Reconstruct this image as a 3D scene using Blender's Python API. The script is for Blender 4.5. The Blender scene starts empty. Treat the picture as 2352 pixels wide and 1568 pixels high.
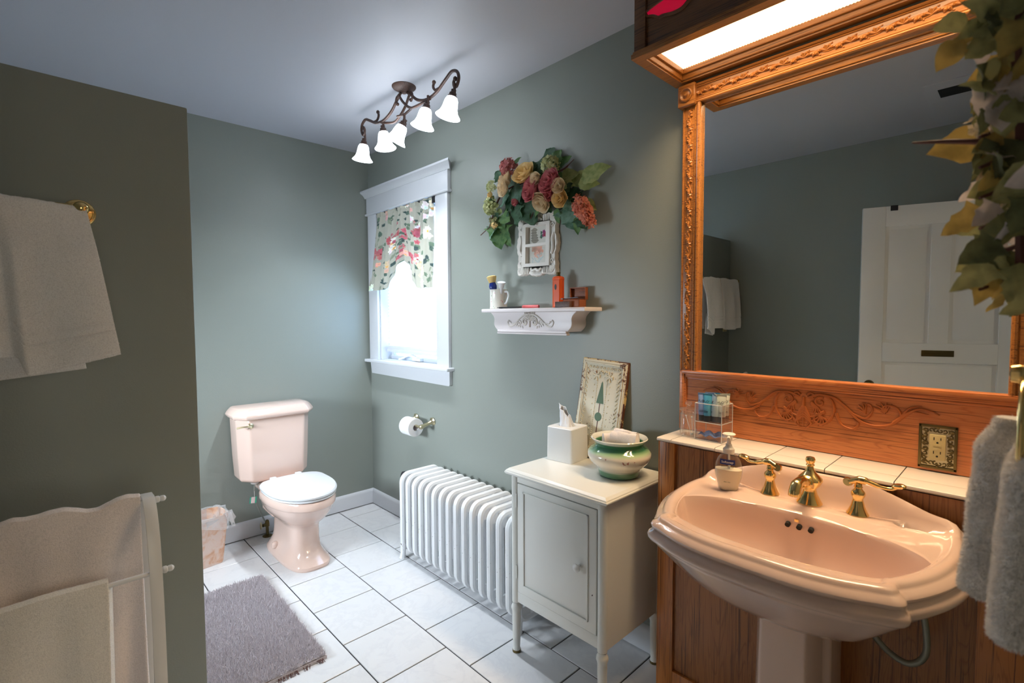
import bpy, bmesh, math, random
import numpy as np
from math import sin, cos, pi, radians, sqrt, atan2
from mathutils import Vector, Matrix, noise, Euler
random.seed(7); np.random.seed(7)
SC = bpy.context.scene
COL = SC.collection

def lin(r, g, b):
    f = lambda c: (c/255/12.92) if c/255 <= .04045 else ((c/255+.055)/1.055)**2.4
    return (f(r), f(g), f(b))

# ------------------------------------------------------------------ camera, world, light, exposure
H = 1.41
cam_d = bpy.data.cameras.new('camera'); cam = bpy.data.objects.new('camera', cam_d); COL.objects.link(cam)
yaw, pit, rol = radians(43.618), radians(2.813), radians(-.236)
F = Vector((sin(yaw)*cos(pit), cos(yaw)*cos(pit), -sin(pit))); Rt = Vector((cos(yaw), -sin(yaw), 0)); U = Rt.cross(F)
R2 = cos(rol)*Rt + sin(rol)*U; U2 = -sin(rol)*Rt + cos(rol)*U
cam.matrix_world = Matrix(((R2.x, U2.x, -F.x, 0), (R2.y, U2.y, -F.y, 0), (R2.z, U2.z, -F.z, H), (0, 0, 0, 1)))
cam_d.sensor_width = 36; cam_d.lens = 1142.0/2352*36; cam_d.clip_start = .02
cam_d.dof.use_dof = True; cam_d.dof.focus_distance = 2.2; cam_d.dof.aperture_fstop = 4.5
SC.camera = cam
SC.cycles.transparent_max_bounces = 32
SC.view_settings.view_transform = 'Standard'; SC.view_settings.look = 'None'
SC.view_settings.exposure = 0.0; SC.view_settings.gamma = 1; SC.view_settings.use_curve_mapping = False
P_BULB = 27.5; E_SHADE = 12.0; P_VANITY = 12.5; E_DIFF = 2.2; E_SKY = 11.0; P_HALL = 13.0; E_FILL = 1.5; P_FILL = 32.0
C_BULB = (.86, .93, 1.0); C_VAN = (1.0, .70, .40); C_SKY = (.46, .68, 1.0)
w = bpy.data.worlds.new('sky'); SC.world = w; w.use_nodes = True
bg = w.node_tree.nodes['Background']; bg.inputs[0].default_value = (*C_SKY, 1); bg.inputs[1].default_value = E_SKY
pl = bpy.data.lights.new('window_portal', 'AREA'); pl.shape = 'RECTANGLE'; pl.size = .78; pl.size_y = 1.1; pl.cycles.is_portal = True
po = bpy.data.objects.new('window_portal', pl); COL.objects.link(po); po.location = (1.965, 2.93, 1.64); po.rotation_euler = (0, radians(90), 0)
def area(name, loc, rot, sx, sy, power, color):
    l = bpy.data.lights.new(name, 'AREA'); l.shape = 'RECTANGLE'; l.size = sx; l.size_y = sy; l.energy = power; l.color = color
    o = bpy.data.objects.new(name, l); COL.objects.link(o); o.location = loc; o.rotation_euler = rot; return o
area('hall_fill', (.0, -2.15, 1.3), (radians(90), 0, 0), 1.0, 1.5, P_HALL, (1, .92, .76))  # soft fill lamp added behind the camera for towels and partition

a2 = area('alcove_fill', (-.645, 2.675, 1.05), (0, radians(-78), 0), .62, .78, P_FILL, (.80, .90, 1.0)); a2.data.spread = radians(95)  # added fill lamp, narrowed and tilted down to spare the ceiling

# ------------------------------------------------------------------ node helpers
def mat(name, color=(.8, .8, .8), rough=.5, metal=0, **kw):
    m = bpy.data.materials.new(name); m.use_nodes = True
    b = m.node_tree.nodes['Principled BSDF']
    b.inputs['Base Color'].default_value = (*color, 1); b.inputs['Roughness'].default_value = rough; b.inputs['Metallic'].default_value = metal
    for k, v in kw.items(): b.inputs[k.replace('_', ' ')].default_value = v
    return m
def N(m, t, **kw):
    n = m.node_tree.nodes.new(t)
    for k, v in kw.items(): setattr(n, k, v)
    return n
def L(m, a, b): m.node_tree.links.new(a, b)
def P(m): return m.node_tree.nodes['Principled BSDF']
def coords(m, scale=(1, 1, 1), kind='Object', rot=(0, 0, 0)):
    tc = N(m, 'ShaderNodeTexCoord'); mp = N(m, 'ShaderNodeMapping'); mp.inputs['Scale'].default_value = scale; mp.inputs['Rotation'].default_value = rot
    L(m, tc.outputs[kind], mp.inputs[0]); return mp.outputs[0]
def noise_n(m, vec, scale, detail=3, rough=.5, dist=0):
    n = N(m, 'ShaderNodeTexNoise'); n.inputs['Scale'].default_value = scale; n.inputs['Detail'].default_value = detail
    n.inputs['Roughness'].default_value = rough; n.inputs['Distortion'].default_value = dist; L(m, vec, n.inputs['Vector']); return n.outputs['Fac']
def ramp(m, fac, stops):
    r = N(m, 'ShaderNodeValToRGB'); e = r.color_ramp.elements
    while len(e) < len(stops): e.new(.5)
    for i, (p, c) in enumerate(stops): e[i].position = p; e[i].color = (*c, 1) if len(c) == 3 else c
    L(m, fac, r.inputs[0]); return r.outputs[0]
def bump(m, fac, strength, dist=.002):
    b = N(m, 'ShaderNodeBump'); b.inputs['Strength'].default_value = strength; b.inputs['Distance'].default_value = dist
    L(m, fac, b.inputs['Height']); L(m, b.outputs[0], P(m).inputs['Normal']); return b
def paint(name, c, rough=.45, orange=.25, spec=.5):
    m = mat(name, c, rough); P(m).inputs['Specular IOR Level'].default_value = spec
    v = coords(m); f = noise_n(m, v, 260, 2); bump(m, f, orange, .001); return m
def chipped(name, c, chip=(.05, .035, .02), amount=.70, rough=.35, scale=38):
    m = mat(name, c, rough); v = coords(m); a = noise_n(m, v, scale, 5, .7); g = noise_n(m, v, 6, 2)
    mx = N(m, 'ShaderNodeMath', operation='MULTIPLY'); L(m, a, mx.inputs[0]); L(m, g, mx.inputs[1])
    k = amount*.5
    col = ramp(m, mx.outputs[0], [(0, c), (k, c), (k+.012, chip), (1, chip)]); L(m, col, P(m).inputs['Base Color'])
    bump(m, noise_n(m, v, 90, 2), .12, .001); return m
def wood(name, c1, c2, c3, axis='z', rough=.35, scale=1.0, coat=.3):
    m = mat(name, c1, rough); P(m).inputs['Coat Weight'].default_value = coat; P(m).inputs['Coat Roughness'].default_value = .25
    s = {'z': (14, 14, .9), 'y': (14, .9, 14), 'x': (.9, 14, 14)}[axis]; s = tuple(q*scale for q in s)
    v = coords(m, s)
    a = noise_n(m, v, 1.3, 3, .5, 1.2)
    wv = N(m, 'ShaderNodeMath', operation='MULTIPLY'); wv.inputs[1].default_value = 17; L(m, a, wv.inputs[0])
    fr = N(m, 'ShaderNodeMath', operation='FRACT'); L(m, wv.outputs[0], fr.inputs[0])
    s2 = tuple(q*9 if q > 5 else q*2.2 for q in s); p = noise_n(m, coords(m, s2), 1.6, 3, .6)
    base = ramp(m, fr.outputs[0], [(0, c2), (.18, c1), (.75, c1), (1, c2)])
    pores = ramp(m, p, [(0, (1, 1, 1)), (.36, (1, 1, 1)), (.44, (0, 0, 0)), (1, (0, 0, 0))])
    mix = N(m, 'ShaderNodeMix', data_type='RGBA'); L(m, pores, mix.inputs[0]); L(m, base, mix.inputs[6]); mix.inputs[7].default_value = (*c3, 1)
    L(m, mix.outputs[2], P(m).inputs['Base Color']); bump(m, p, .15, .0008); return m
def glassy(name, tint=(1, 1, 1), amt=.12, rough=.02, body=0.0):
    """thin clear glass / acrylic: mostly see-through with a fresnel gloss"""
    m = bpy.data.materials.new(name); m.use_nodes = True; nt = m.node_tree; nt.nodes.clear()
    out = nt.nodes.new('ShaderNodeOutputMaterial'); tr = nt.nodes.new('ShaderNodeBsdfTransparent'); gl = nt.nodes.new('ShaderNodeBsdfGlossy')
    df = nt.nodes.new('ShaderNodeBsdfDiffuse'); fr = nt.nodes.new('ShaderNodeLayerWeight'); fr.inputs[0].default_value = .5
    pw = nt.nodes.new('ShaderNodeMath'); pw.operation = 'POWER'; pw.inputs[1].default_value = 2.6
    ad = nt.nodes.new('ShaderNodeMath'); ad.operation = 'MULTIPLY_ADD'; ad.inputs[1].default_value = .75; ad.inputs[2].default_value = amt*.5; ad.use_clamp = True
    tr.inputs[0].default_value = (*tint, 1); gl.inputs['Roughness'].default_value = rough; df.inputs[0].default_value = (.9, .92, .93, 1)
    m1 = nt.nodes.new('ShaderNodeMixShader'); m2 = nt.nodes.new('ShaderNodeMixShader'); m1.inputs[0].default_value = body
    l = nt.links.new; l(fr.outputs['Facing'], pw.inputs[0]); l(pw.outputs[0], ad.inputs[0]); l(tr.outputs[0], m1.inputs[1]); l(df.outputs[0], m1.inputs[2])
    l(ad.outputs[0], m2.inputs[0]); l(m1.outputs[0], m2.inputs[1]); l(gl.outputs[0], m2.inputs[2]); l(m2.outputs[0], out.inputs[0]); return m
def emis(name, c, s, base=(.9, .9, .9)):
    m = mat(name, base, .4); P(m).inputs['Emission Color'].default_value = (*c, 1); P(m).inputs['Emission Strength'].default_value = s; return m
def vcol(name, rough=.6):
    m = mat(name, (1, 1, 1), rough); a = N(m, 'ShaderNodeVertexColor'); a.layer_name = 'print'; L(m, a.outputs[0], P(m).inputs['Base Color']); return m

# ------------------------------------------------------------------ materials
M = {}
SAGE = lin(136, 142, 135)
M['wall'] = paint('sage_wall_paint', SAGE, .42, .35, .55)
M['ceiling'] = paint('ceiling_paint', lin(190, 192, 200), .5, .2)
M['trim'] = paint('white_trim_paint', lin(208, 211, 216), .3, .1)
M['hall'] = paint('hall_paint', lin(120, 130, 150), .6, .1)
m = mat('marble_tile', (.8, .8, .8), .22); v = coords(m, kind='Generated'); oi = N(m, 'ShaderNodeObjectInfo')
ad = N(m, 'ShaderNodeVectorMath', operation='ADD'); mu = N(m, 'ShaderNodeVectorMath', operation='SCALE'); mu.inputs[3].default_value = 40
cb = N(m, 'ShaderNodeCombineXYZ'); L(m, oi.outputs['Random'], cb.inputs[0]); L(m, oi.outputs['Random'], cb.inputs[1]); L(m, cb.outputs[0], mu.inputs[0]); L(m, v, ad.inputs[0]); L(m, mu.outputs[0], ad.inputs[1])
f = noise_n(m, ad.outputs[0], 2.2, 8, .62, .6); L(m, ramp(m, f, [(0, lin(213, 214, 217)), (.45, lin(217, 218, 220)), (.5, lin(212, 213, 216)), (.55, lin(218, 219, 221)), (1, lin(220, 220, 222))]), P(m).inputs['Base Color']); bump(m, f, .05, .001)
M['tile'] = m
M['grout'] = paint('dark_grout', lin(50, 48, 50), .9, .2)
M['porc'] = mat('pink_porcelain', lin(226, 198, 184), .12, Coat_Weight=.6, Coat_Roughness=.04)
M['seat'] = mat('white_seat_plastic', lin(224, 226, 228), .18)
M['brass'] = mat('polished_brass', (.90, .66, .28), .16, 1)
M['brass_dull'] = mat('satin_brass', (.62, .55, .36), .3, 1)
M['chrome'] = mat('chrome', (.75, .75, .75), .15, 1)
M['dark'] = mat('dark_void', (.01, .01, .01), .8)
M['black'] = mat('black_plastic', (.02, .02, .025), .3)
M['iron'] = chipped('rust_brown_iron', lin(74, 54, 48), lin(96, 70, 60), .55, .5, 160)
M['white'] = mat('white_enamel', lin(228, 228, 226), .3)
M['rad'] = chipped('radiator_enamel', lin(236, 238, 240), lin(120, 110, 100), .83, .3, 60)
M['cab'] = chipped('chipped_cream_paint', lin(228, 229, 224), lin(60, 45, 38), .86, .28, 45)
M['shelf'] = mat('shelf_white', lin(222, 214, 214), .35)
M['antique'] = mat('antiqued_white', lin(202, 194, 186), .4)
M['resin'] = mat('white_resin', lin(224, 220, 212), .45)
M['oak'] = wood('oak_panel', lin(166, 106, 56), lin(144, 88, 44), lin(100, 58, 28), 'z', .35)
M['oakd'] = wood('oak_stile', lin(192, 120, 54), lin(166, 98, 40), lin(110, 60, 24), 'z', .3, .8)
M['oakh'] = wood('oak_backsplash', lin(214, 132, 76), lin(196, 112, 62), lin(132, 68, 36), 'x', .3, 1)
M['oakf'] = wood('oak_frame', lin(166, 108, 50), lin(148, 92, 40), lin(104, 60, 26), 'x', .3, 1.2)
M['oakg'] = wood('dark_oak_box', lin(112, 74, 42), lin(92, 58, 32), lin(56, 34, 20), 'x', .35, .9)
M['carve'] = mat('carved_oak', lin(172, 110, 50), .4); bump(M['carve'], noise_n(M['carve'], coords(M['carve']), 300, 2), .3, .001)
M['carved'] = mat('carved_oak_dark', lin(178, 100, 52), .3)
M['mirror'] = mat('mirror_silver', (.80, .84, .83), .0, 1)
M['glass'] = glassy('clear_glass', (.985, .995, .99), .14, .02, .05)
M['acryl'] = glassy('clear_acrylic', (.995, .995, 1), .06, .03, .02)
M['acryl_edge'] = glassy('acrylic_edge', (.95, .95, .97), .3, .1, .6)
M['pane'] = glassy('window_pane', (.98, 1, 1), .06, .01, 0)
M['brassd'] = mat('antique_brass', (.16, .12, .05), .35, .9)
M['ivory'] = mat('ivory_plastic', lin(206, 190, 140), .35)
M['tin'] = chipped('cream_tin', lin(214, 206, 182), lin(110, 70, 40), .66, .45, 70)
M['tinedge'] = chipped('worn_gold_edge', lin(206, 178, 120), lin(90, 50, 26), .46, .5, 60)
M['gpaint'] = mat('topiary_green', lin(84, 112, 88), .6)
M['rpaint'] = mat('pot_red', lin(150, 62, 44), .6)
M['stem'] = mat('stem_brown', lin(90, 50, 44), .6)
M['paper'] = mat('white_paper', lin(232, 232, 234), .8, Subsurface_Weight=.1)
M['orange'] = mat('orange_tin', lin(216, 84, 26), .35)
M['boxwood'] = wood('cigar_box', lin(150, 84, 44), lin(126, 64, 32), lin(90, 44, 22), 'x', .5, 3, 0)
M['navy'] = mat('navy', lin(24, 44, 110), .2)
M['bristle'] = mat('bristle', lin(226, 196, 130), .8)
M['pinkp'] = mat('coral_plastic', lin(232, 110, 112), .3)
M['green'] = mat('green_glaze', lin(78, 138, 96), .12, Coat_Weight=.5)
M['red'] = mat('red_glass', lin(200, 10, 40), .15); 
M['label_blue'] = mat('label_blue', lin(24, 48, 130), .4)
M['ink'] = mat('ink', lin(40, 52, 66), .5)
M['ink_white'] = mat('ink_white', (.9, .9, .9), .5)
M['soap'] = mat('liquid_soap', lin(240, 228, 200), .35)
M['pump'] = mat('frosted_plastic', lin(222, 218, 210), .35)
M['tagg'] = mat('tag_green', lin(60, 170, 140), .5)
M['tagp'] = mat('tag_pink', lin(224, 200, 200), .5)
M['hose'] = mat('braided_hose', lin(150, 156, 150), .4, .6)
M['sponge'] = mat('blue_cloth', lin(110, 140, 200), .7)
M['liner'] = glassy('bin_liner', (.94, .94, .95), .2, .25, .25)
m = mat('peach_marbled', (.8, .6, .5), .3); f = noise_n(m, coords(m), 22, 5, .6, .8)
L(m, ramp(m, f, [(0, lin(226, 206, 196)), (.42, lin(226, 204, 192)), (.56, lin(222, 184, 158)), (.7, lin(208, 156, 124)), (1, lin(204, 150, 116))]), P(m).inputs['Base Color']); M['peach'] = m
def terry(name, c, sc=700, st=.5):
    m = mat(name, c, .95); P(m).inputs['Sheen Weight'].default_value = .4; v = coords(m); a = noise_n(m, v, sc, 2); bump(m, a, st, .003)
    f = noise_n(m, v, sc*.6, 2); L(m, ramp(m, f, [(0, tuple(q*.62 for q in c)), (.55, c), (1, tuple(min(1, q*1.1) for q in c))]), P(m).inputs['Base Color']); return m
M['towel'] = terry('white_terry', lin(250, 246, 242))
M['towelg'] = terry('taupe_terry', lin(244, 234, 230))
M['towelw'] = terry('waffle_terry', lin(244, 240, 232))
M['rug'] = terry('mauve_grey_pile', lin(212, 204, 209), 500)
M['wash'] = terry('washcloth_terry', lin(252, 244, 242), 900)
def leafm(name, c, c2):
    m = mat(name, c, .6); f = noise_n(m, coords(m), 45, 3); r = ramp(m, f, [(0, c), (.4, c), (.65, c2), (1, c2)]); L(m, r, P(m).inputs['Base Color'])
    tl = N(m, 'ShaderNodeBsdfTranslucent'); L(m, r, tl.inputs[0]); mx = N(m, 'ShaderNodeMixShader'); mx.inputs[0].default_value = .3   # thin cloth lets light through
    L(m, P(m).outputs[0], mx.inputs[1]); L(m, tl.outputs[0], mx.inputs[2]); L(m, mx.outputs[0], m.node_tree.nodes['Material Output'].inputs[0]); return m
LF = [leafm('leaf_dark', lin(68, 104, 76), lin(50, 84, 56)), leafm('leaf_mid', lin(104, 140, 82), lin(74, 116, 66)), leafm('leaf_lime', lin(172, 182, 116), lin(142, 160, 96)), leafm('leaf_blue', lin(120, 156, 136), lin(86, 126, 102))]
PET = {'rose': leafm('petal_rose', lin(196, 104, 112), lin(214, 136, 134)), 'cream': leafm('petal_cream', lin(238, 222, 190), lin(230, 202, 160)), 'yellow': leafm('petal_yellow', lin(236, 202, 132), lin(244, 218, 166)),
       'green': leafm('floret_green', lin(216, 218, 168), lin(184, 192, 130)), 'coral': leafm('floret_coral', lin(226, 150, 124), lin(208, 118, 98)), 'dusty': leafm('floret_dusty', lin(206, 132, 124), lin(184, 96, 98)),
       'olive': leafm('leaf_olive', lin(164, 162, 112), lin(128, 132, 90)), 'ochre': leafm('leaf_ochre', lin(184, 160, 92), lin(150, 132, 76)), 'mauve': leafm('petal_mauve', lin(222, 212, 212), lin(200, 190, 192)), 'darkl': leafm('leaf_dark_olive', lin(106, 110, 76), lin(78, 84, 58))}  # darkl is a darker olive leaf colour

# ------------------------------------------------------------------ mesh builder
class MB:
    def __init__(s): s.v = []; s.f = []; s.m = []; s.cm = 0; s.T = None
    def add(s, vs, fs):
        o = len(s.v)
        if s.T is not None: vs = [tuple(s.T @ Vector(p)) for p in vs]
        s.v += [tuple(p) for p in vs]; s.f += [tuple(i+o for i in f) for f in fs]; s.m += [s.cm]*len(fs); return s
    def box(s, x0, x1, y0, y1, z0, z1):
        return s.add([(x0, y0, z0), (x1, y0, z0), (x1, y1, z0), (x0, y1, z0), (x0, y0, z1), (x1, y0, z1), (x1, y1, z1), (x0, y1, z1)],
                     [(0, 3, 2, 1), (4, 5, 6, 7), (0, 1, 5, 4), (1, 2, 6, 5), (2, 3, 7, 6), (3, 0, 4, 7)])
    def loft(s, rings, closed=True, cap0=True, cap1=True):
        n = len(rings[0]); vs = [p for r in rings for p in r]; fs = []
        for i in range(len(rings)-1):
            for j in range(n if closed else n-1):
                k = (j+1) % n; fs.append((i*n+j, i*n+k, (i+1)*n+k, (i+1)*n+j))
        if cap0: fs.append(tuple(reversed(range(n))))
        if cap1: fs.append(tuple((len(rings)-1)*n+j for j in range(n)))
        return s.add(vs, fs)
    def lathe(s, prof, n=24, c=(0, 0, 0), sx=1, sy=1, cap=True):
        return s.loft([[(c[0]+r*cos(2*pi*j/n)*sx, c[1]+r*sin(2*pi*j/n)*sy, c[2]+z) for j in range(n)] for r, z in prof], True, cap, cap)
    def cyl(s, p0, p1, r0, r1=None, n=12): return s.tube([p0, p1], [r0, r0 if r1 is None else r1], n)
    def tube(s, pts, r, n=8, cap=True, flat=1.0):
        pts = [Vector(p) for p in pts]; rs = r if isinstance(r, (list, tuple)) else [r]*len(pts)
        rings = []; t0 = (pts[1]-pts[0]).normalized(); up = Vector((0, 0, 1)) if abs(t0.z) < .9 else Vector((1, 0, 0)); nrm = (up - t0*up.dot(t0)).normalized()
        for i, p in enumerate(pts):
            t = (pts[min(i+1, len(pts)-1)]-pts[max(i-1, 0)])
            t = t.normalized() if t.length > 1e-9 else t0
            nrm = (nrm - t*nrm.dot(t)); nrm = nrm.normalized() if nrm.length > 1e-6 else Vector((1, 0, 0)); b = t.cross(nrm)
            rings.append([tuple(p+(nrm*cos(2*pi*j/n)+b*sin(2*pi*j/n)*flat)*rs[i]) for j in range(n)])
        return s.loft(rings, True, cap, cap)
    def ball(s, c, r, n=12, sz=1): 
        k = max(6, n//2); return s.lathe([(max(1e-4, r*sin(pi*i/k)), -r*cos(pi*i/k)*sz) for i in range(k+1)], n, c)
    def grid(s, fn, nu, nv):
        vs = [fn(i/nu, j/nv) for j in range(nv+1) for i in range(nu+1)]; w_ = nu+1
        return s.add(vs, [(j*w_+i, j*w_+i+1, (j+1)*w_+i+1, (j+1)*w_+i) for j in range(nv) for i in range(nu)])
    def prism(s, poly, a0, a1, plane='xz'):
        mk = {'xz': lambda p, a: (p[0], a, p[1]), 'xy': lambda p, a: (p[0], p[1], a), 'yz': lambda p, a: (a, p[0], p[1])}[plane]
        return s.loft([[mk(p, a0) for p in poly], [mk(p, a1) for p in poly]])
    def mesh(s, name, mats, smooth=True, bevel=0, seg=2, ang=35, merge=False, solid=0):
        me = bpy.data.meshes.new(name); me.from_pydata(s.v, [], s.f)
        for m_ in (mats if isinstance(mats, (list, tuple)) else [mats]): me.materials.append(m_)
        me.polygons.foreach_set('material_index', s.m)
        bm = bmesh.new(); bm.from_mesh(me)
        if merge: bmesh.ops.remove_doubles(bm, verts=bm.verts, dist=1e-5)
        bmesh.ops.recalc_face_normals(bm, faces=bm.faces)
        if bevel:
            es = [e for e in bm.edges if len(e.link_faces) == 2 and e.calc_face_angle(0) > radians(ang)]
            bmesh.ops.bevel(bm, geom=es, offset=bevel, segments=seg, affect='EDGES', profile=.6, clamp_overlap=True)
        bm.to_mesh(me); bm.free()
        if smooth:
            me.polygons.foreach_set('use_smooth', [True]*len(me.polygons)); me.set_sharp_from_angle(angle=radians(38))
        return me
    def build(s, name, mats, parent=None, smooth=True, bevel=0, seg=2, loc=None, rot=None, label=None, kind=None, merge=False, solid=0, subd=0):
        o = bpy.data.objects.new(name, s.mesh(name, mats, smooth, bevel, seg, merge=merge)); COL.objects.link(o)
        if parent: o.parent = parent
        if loc: o.location = loc
        if rot: o.rotation_euler = rot
        if label: o['label'] = label
        if kind: o['kind'] = kind
        if solid: md = o.modifiers.new('thick', 'SOLIDIFY'); md.thickness = solid; md.offset = 0
        if subd: md = o.modifiers.new('sub', 'SUBSURF'); md.levels = subd; md.render_levels = subd
        return o

def tag(o, label, cat, group=None):
    o['label'] = label; o['category'] = cat
    if group: o['group'] = group
    return o
def thing(name, label, cat, loc=(0, 0, 0), rz=0, group=None):
    o = bpy.data.objects.new(name, None); o.empty_display_size = .05; COL.objects.link(o); o.location = loc; o.rotation_euler = (0, 0, rz); return tag(o, label, cat, group)
def struct(o, label=None):
    o['kind'] = 'structure'
    if label: o['label'] = label
    return o
def dup(root, loc=None, rot=None, label=None, group=None):
    r = root.copy(); COL.objects.link(r)
    if loc: r.location = loc
    if rot: r.rotation_euler = rot
    if label: r['label'] = label
    if group: r['group'] = group
    for ch in list(root.children):
        c = ch.copy(); COL.objects.link(c); c.parent = r
        for g in ch.children: d = g.copy(); COL.objects.link(d); d.parent = c
    return r
RW = -pi/2      # things on the window wall: local x -> -Y, local y -> +X (into the wall), viewer side = local -y
def catmull(pts, n=8):
    P_ = [Vector(p) for p in pts]; P_ = [P_[0]*2-P_[1]]+P_+[P_[-1]*2-P_[-2]]; out = []
    for i in range(1, len(P_)-2):
        for k in range(n):
            t = k/n; a, b, c, d = P_[i-1:i+3]
            out.append(.5*((2*b)+(c-a)*t+(2*a-5*b+4*c-d)*t*t+(3*b-a-3*c+d)*t**3))
    out.append(P_[-2]); return out
def text_into(mb, s, size, T, depth=.0004, align='CENTER'):
    cu = bpy.data.curves.new('t', 'FONT'); cu.body = s; cu.size = size; cu.align_x = align; cu.align_y = 'CENTER'; cu.extrude = depth; cu.resolution_u = 3
    o = bpy.data.objects.new('t', cu); COL.objects.link(o); dg = bpy.context.evaluated_depsgraph_get(); me = o.evaluated_get(dg).to_mesh()
    vs = [T(v.co) for v in me.vertices]; fs = [tuple(p.vertices) for p in me.polygons]; mb.add(vs, fs)
    o.evaluated_get(dg).to_mesh_clear(); bpy.data.objects.remove(o); bpy.data.curves.remove(cu)
def fuzz(name, me_obj, n, length, width, mats, parent, lean=.5, down=0, seed=1):
    """short upright pile tufts over a surface: real triangles"""
    rng = np.random.RandomState(seed); me = me_obj.data
    tris = []; me.calc_loop_triangles()
    vc = np.empty(len(me.vertices)*3); me.vertices.foreach_get('co', vc); vc = vc.reshape(-1, 3)
    t = np.empty(len(me.loop_triangles)*3, int); me.loop_triangles.foreach_get('vertices', t); t = t.reshape(-1, 3)
    a, b, c = vc[t[:, 0]], vc[t[:, 1]], vc[t[:, 2]]; nr = np.cross(b-a, c-a); ar = np.linalg.norm(nr, axis=1); nr /= (ar[:, None]+1e-12)
    k = rng.choice(len(t), n, p=ar/ar.sum()); r1 = np.sqrt(rng.rand(n)); r2 = rng.rand(n)
    p = a[k]*(1-r1)[:, None]+b[k]*(r1*(1-r2))[:, None]+c[k]*(r1*r2)[:, None]
    d = nr[k]+rng.randn(n, 3)*lean; d[:, 2] += down; d /= np.linalg.norm(d, axis=1)[:, None]
    s_ = np.cross(d, rng.randn(n, 3)); s_ /= np.linalg.norm(s_, axis=1)[:, None]
    ln = length*(.6+.8*rng.rand(n))[:, None]
    v = np.stack([p-s_*width, p+s_*width, p+d*ln], 1).reshape(-1, 3)
    m2 = bpy.data.meshes.new(name); m2.vertices.add(3*n); m2.vertices.foreach_set('co', v.ravel()); m2.loops.add(3*n); m2.loops.foreach_set('vertex_index', np.arange(3*n))
    m2.polygons.add(n); m2.polygons.foreach_set('loop_start', np.arange(n)*3); m2.polygons.foreach_set('loop_total', np.full(n, 3)); m2.update(calc_edges=True)
    m2.materials.append(mats); o = bpy.data.objects.new(name, m2); COL.objects.link(o); o.parent = parent; o['kind'] = 'stuff'; return o
def nz(x, y, z, s=1): return noise.noise(Vector((x*s, y*s, z*s)))

# ------------------------------------------------------------------ room shell
XL, XW, YB, YF, ZC = -.60, 1.81, 3.44, -.06, 2.605
fl = struct(MB().box(XL-.1, XW+.12, -2.2, YB+.1, -.05, -.004).build('floor', M['grout']))
PX, PY, GX0, GY0, g = .3135, .3185, .903, 2.648, .0029
cache = {}
for i in range(-5, 3):
    x0, x1 = GX0+i*PX, GX0+(i+1)*PX
    off = 0 if i % 2 == 0 else PY/2
    for j in range(-9, 5):
        y0 = GY0+off+j*PY; y1 = y0+PY
        a0, a1, b0, b1 = max(x0+g, XL), min(x1-g, XW), max(y0+g, -.06), min(y1-g, YB)
        if a1-a0 < .02 or b1-b0 < .02: continue
        key = (round(a1-a0, 3), round(b1-b0, 3))
        if key not in cache:
            hx, hy = key[0]/2, key[1]/2; mb = MB(); e = .0015
            mb.loft([[(-hx, -hy, -.008), (hx, -hy, -.008), (hx, hy, -.008), (-hx, hy, -.008)], [(-hx, -hy, -e), (hx, -hy, -e), (hx, hy, -e), (-hx, hy, -e)],
                     [(-hx+e, -hy+e, 0), (hx-e, -hy+e, 0), (hx-e, hy-e, 0), (-hx+e, hy-e, 0)]])
            cache[key] = mb.mesh('tile', M['tile'], False)
        o = bpy.data.objects.new('tile', cache[key]); COL.objects.link(o); o.parent = fl; o.location = ((a0+a1)/2, (b0+b1)/2, random.uniform(-.0004, 0))
struct(MB().box(XL-.1, XW+.12, -2.2, YB+.1, ZC, ZC+.08).build('ceiling', M['ceiling']))
struct(MB().box(XL-.1, XL, -.16, 2.25, 0, ZC).box(XL-.1, XL, 3.10, YB+.1, 0, ZC).box(XL-.1, XL, 2.25, 3.10, 0, .70).box(XL-.1, XL, 2.25, 3.10, 1.40, ZC).build('wall_left', M['wall']))
w2 = bpy.data.objects.new('alcove_fill_window', None); COL.objects.link(w2); w2.location = (XL, 2.675, 0); struct(w2, 'unseen frosted window added in the shower alcove for fill light')  # out of view; added to brighten cabinet front, radiator and right wall
MB().box(-.06, -.05, -.40, .40, .72, 1.38).build('fill_pane', emis('fill_pane_glow', (.80, .90, 1.0), E_FILL), w2)  # glowing pane of the added fill window
mb = MB(); mb.box(-.09, .012, -.475, -.395, .65, 1.46).box(-.09, .012, .395, .475, .65, 1.46).box(-.09, .012, -.475, .475, 1.375, 1.46).box(-.09, .03, -.475, .475, .65, .725); mb.build('fill_frame', M['trim'], w2, bevel=.003)
struct(MB().box(XL, XW, YB, YB+.1, 0, ZC).build('wall_back', M['wall']))
WY0, WY1, WZ0, WZ1 = 2.555, 3.29, 1.10, 2.155      # window opening
struct(MB().box(XW, XW+.12, YF-.1, WY0, 0, ZC).box(XW, XW+.12, WY1, YB+.1, 0, ZC).box(XW, XW+.12, WY0, WY1, 0, WZ0).box(XW, XW+.12, WY0, WY1, WZ1, ZC).build('wall_right', M['wall']))
struct(MB().box(.42, XW, YF-.1, YF, 0, ZC).box(XL, -.40, YF-.1, YF, 0, ZC).box(-.40, .42, YF-.1, YF, 2.12, ZC).build('wall_front', M['wall']))
struct(MB().box(XL, .346, 1.76, 1.88, 0, 2.036).build('wall_divider', M['wall'], bevel=.006), 'sage green partial-height partition wall beside the shower')
struct(MB().box(XL-.1, XL, -2.2, -.16, 0, ZC).box(XW, XW+.1, -2.2, -.16, 0, ZC).box(XL-.1, XW+.1, -2.3, -2.2, 0, ZC).build('wall_hall', M['hall']))
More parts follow.
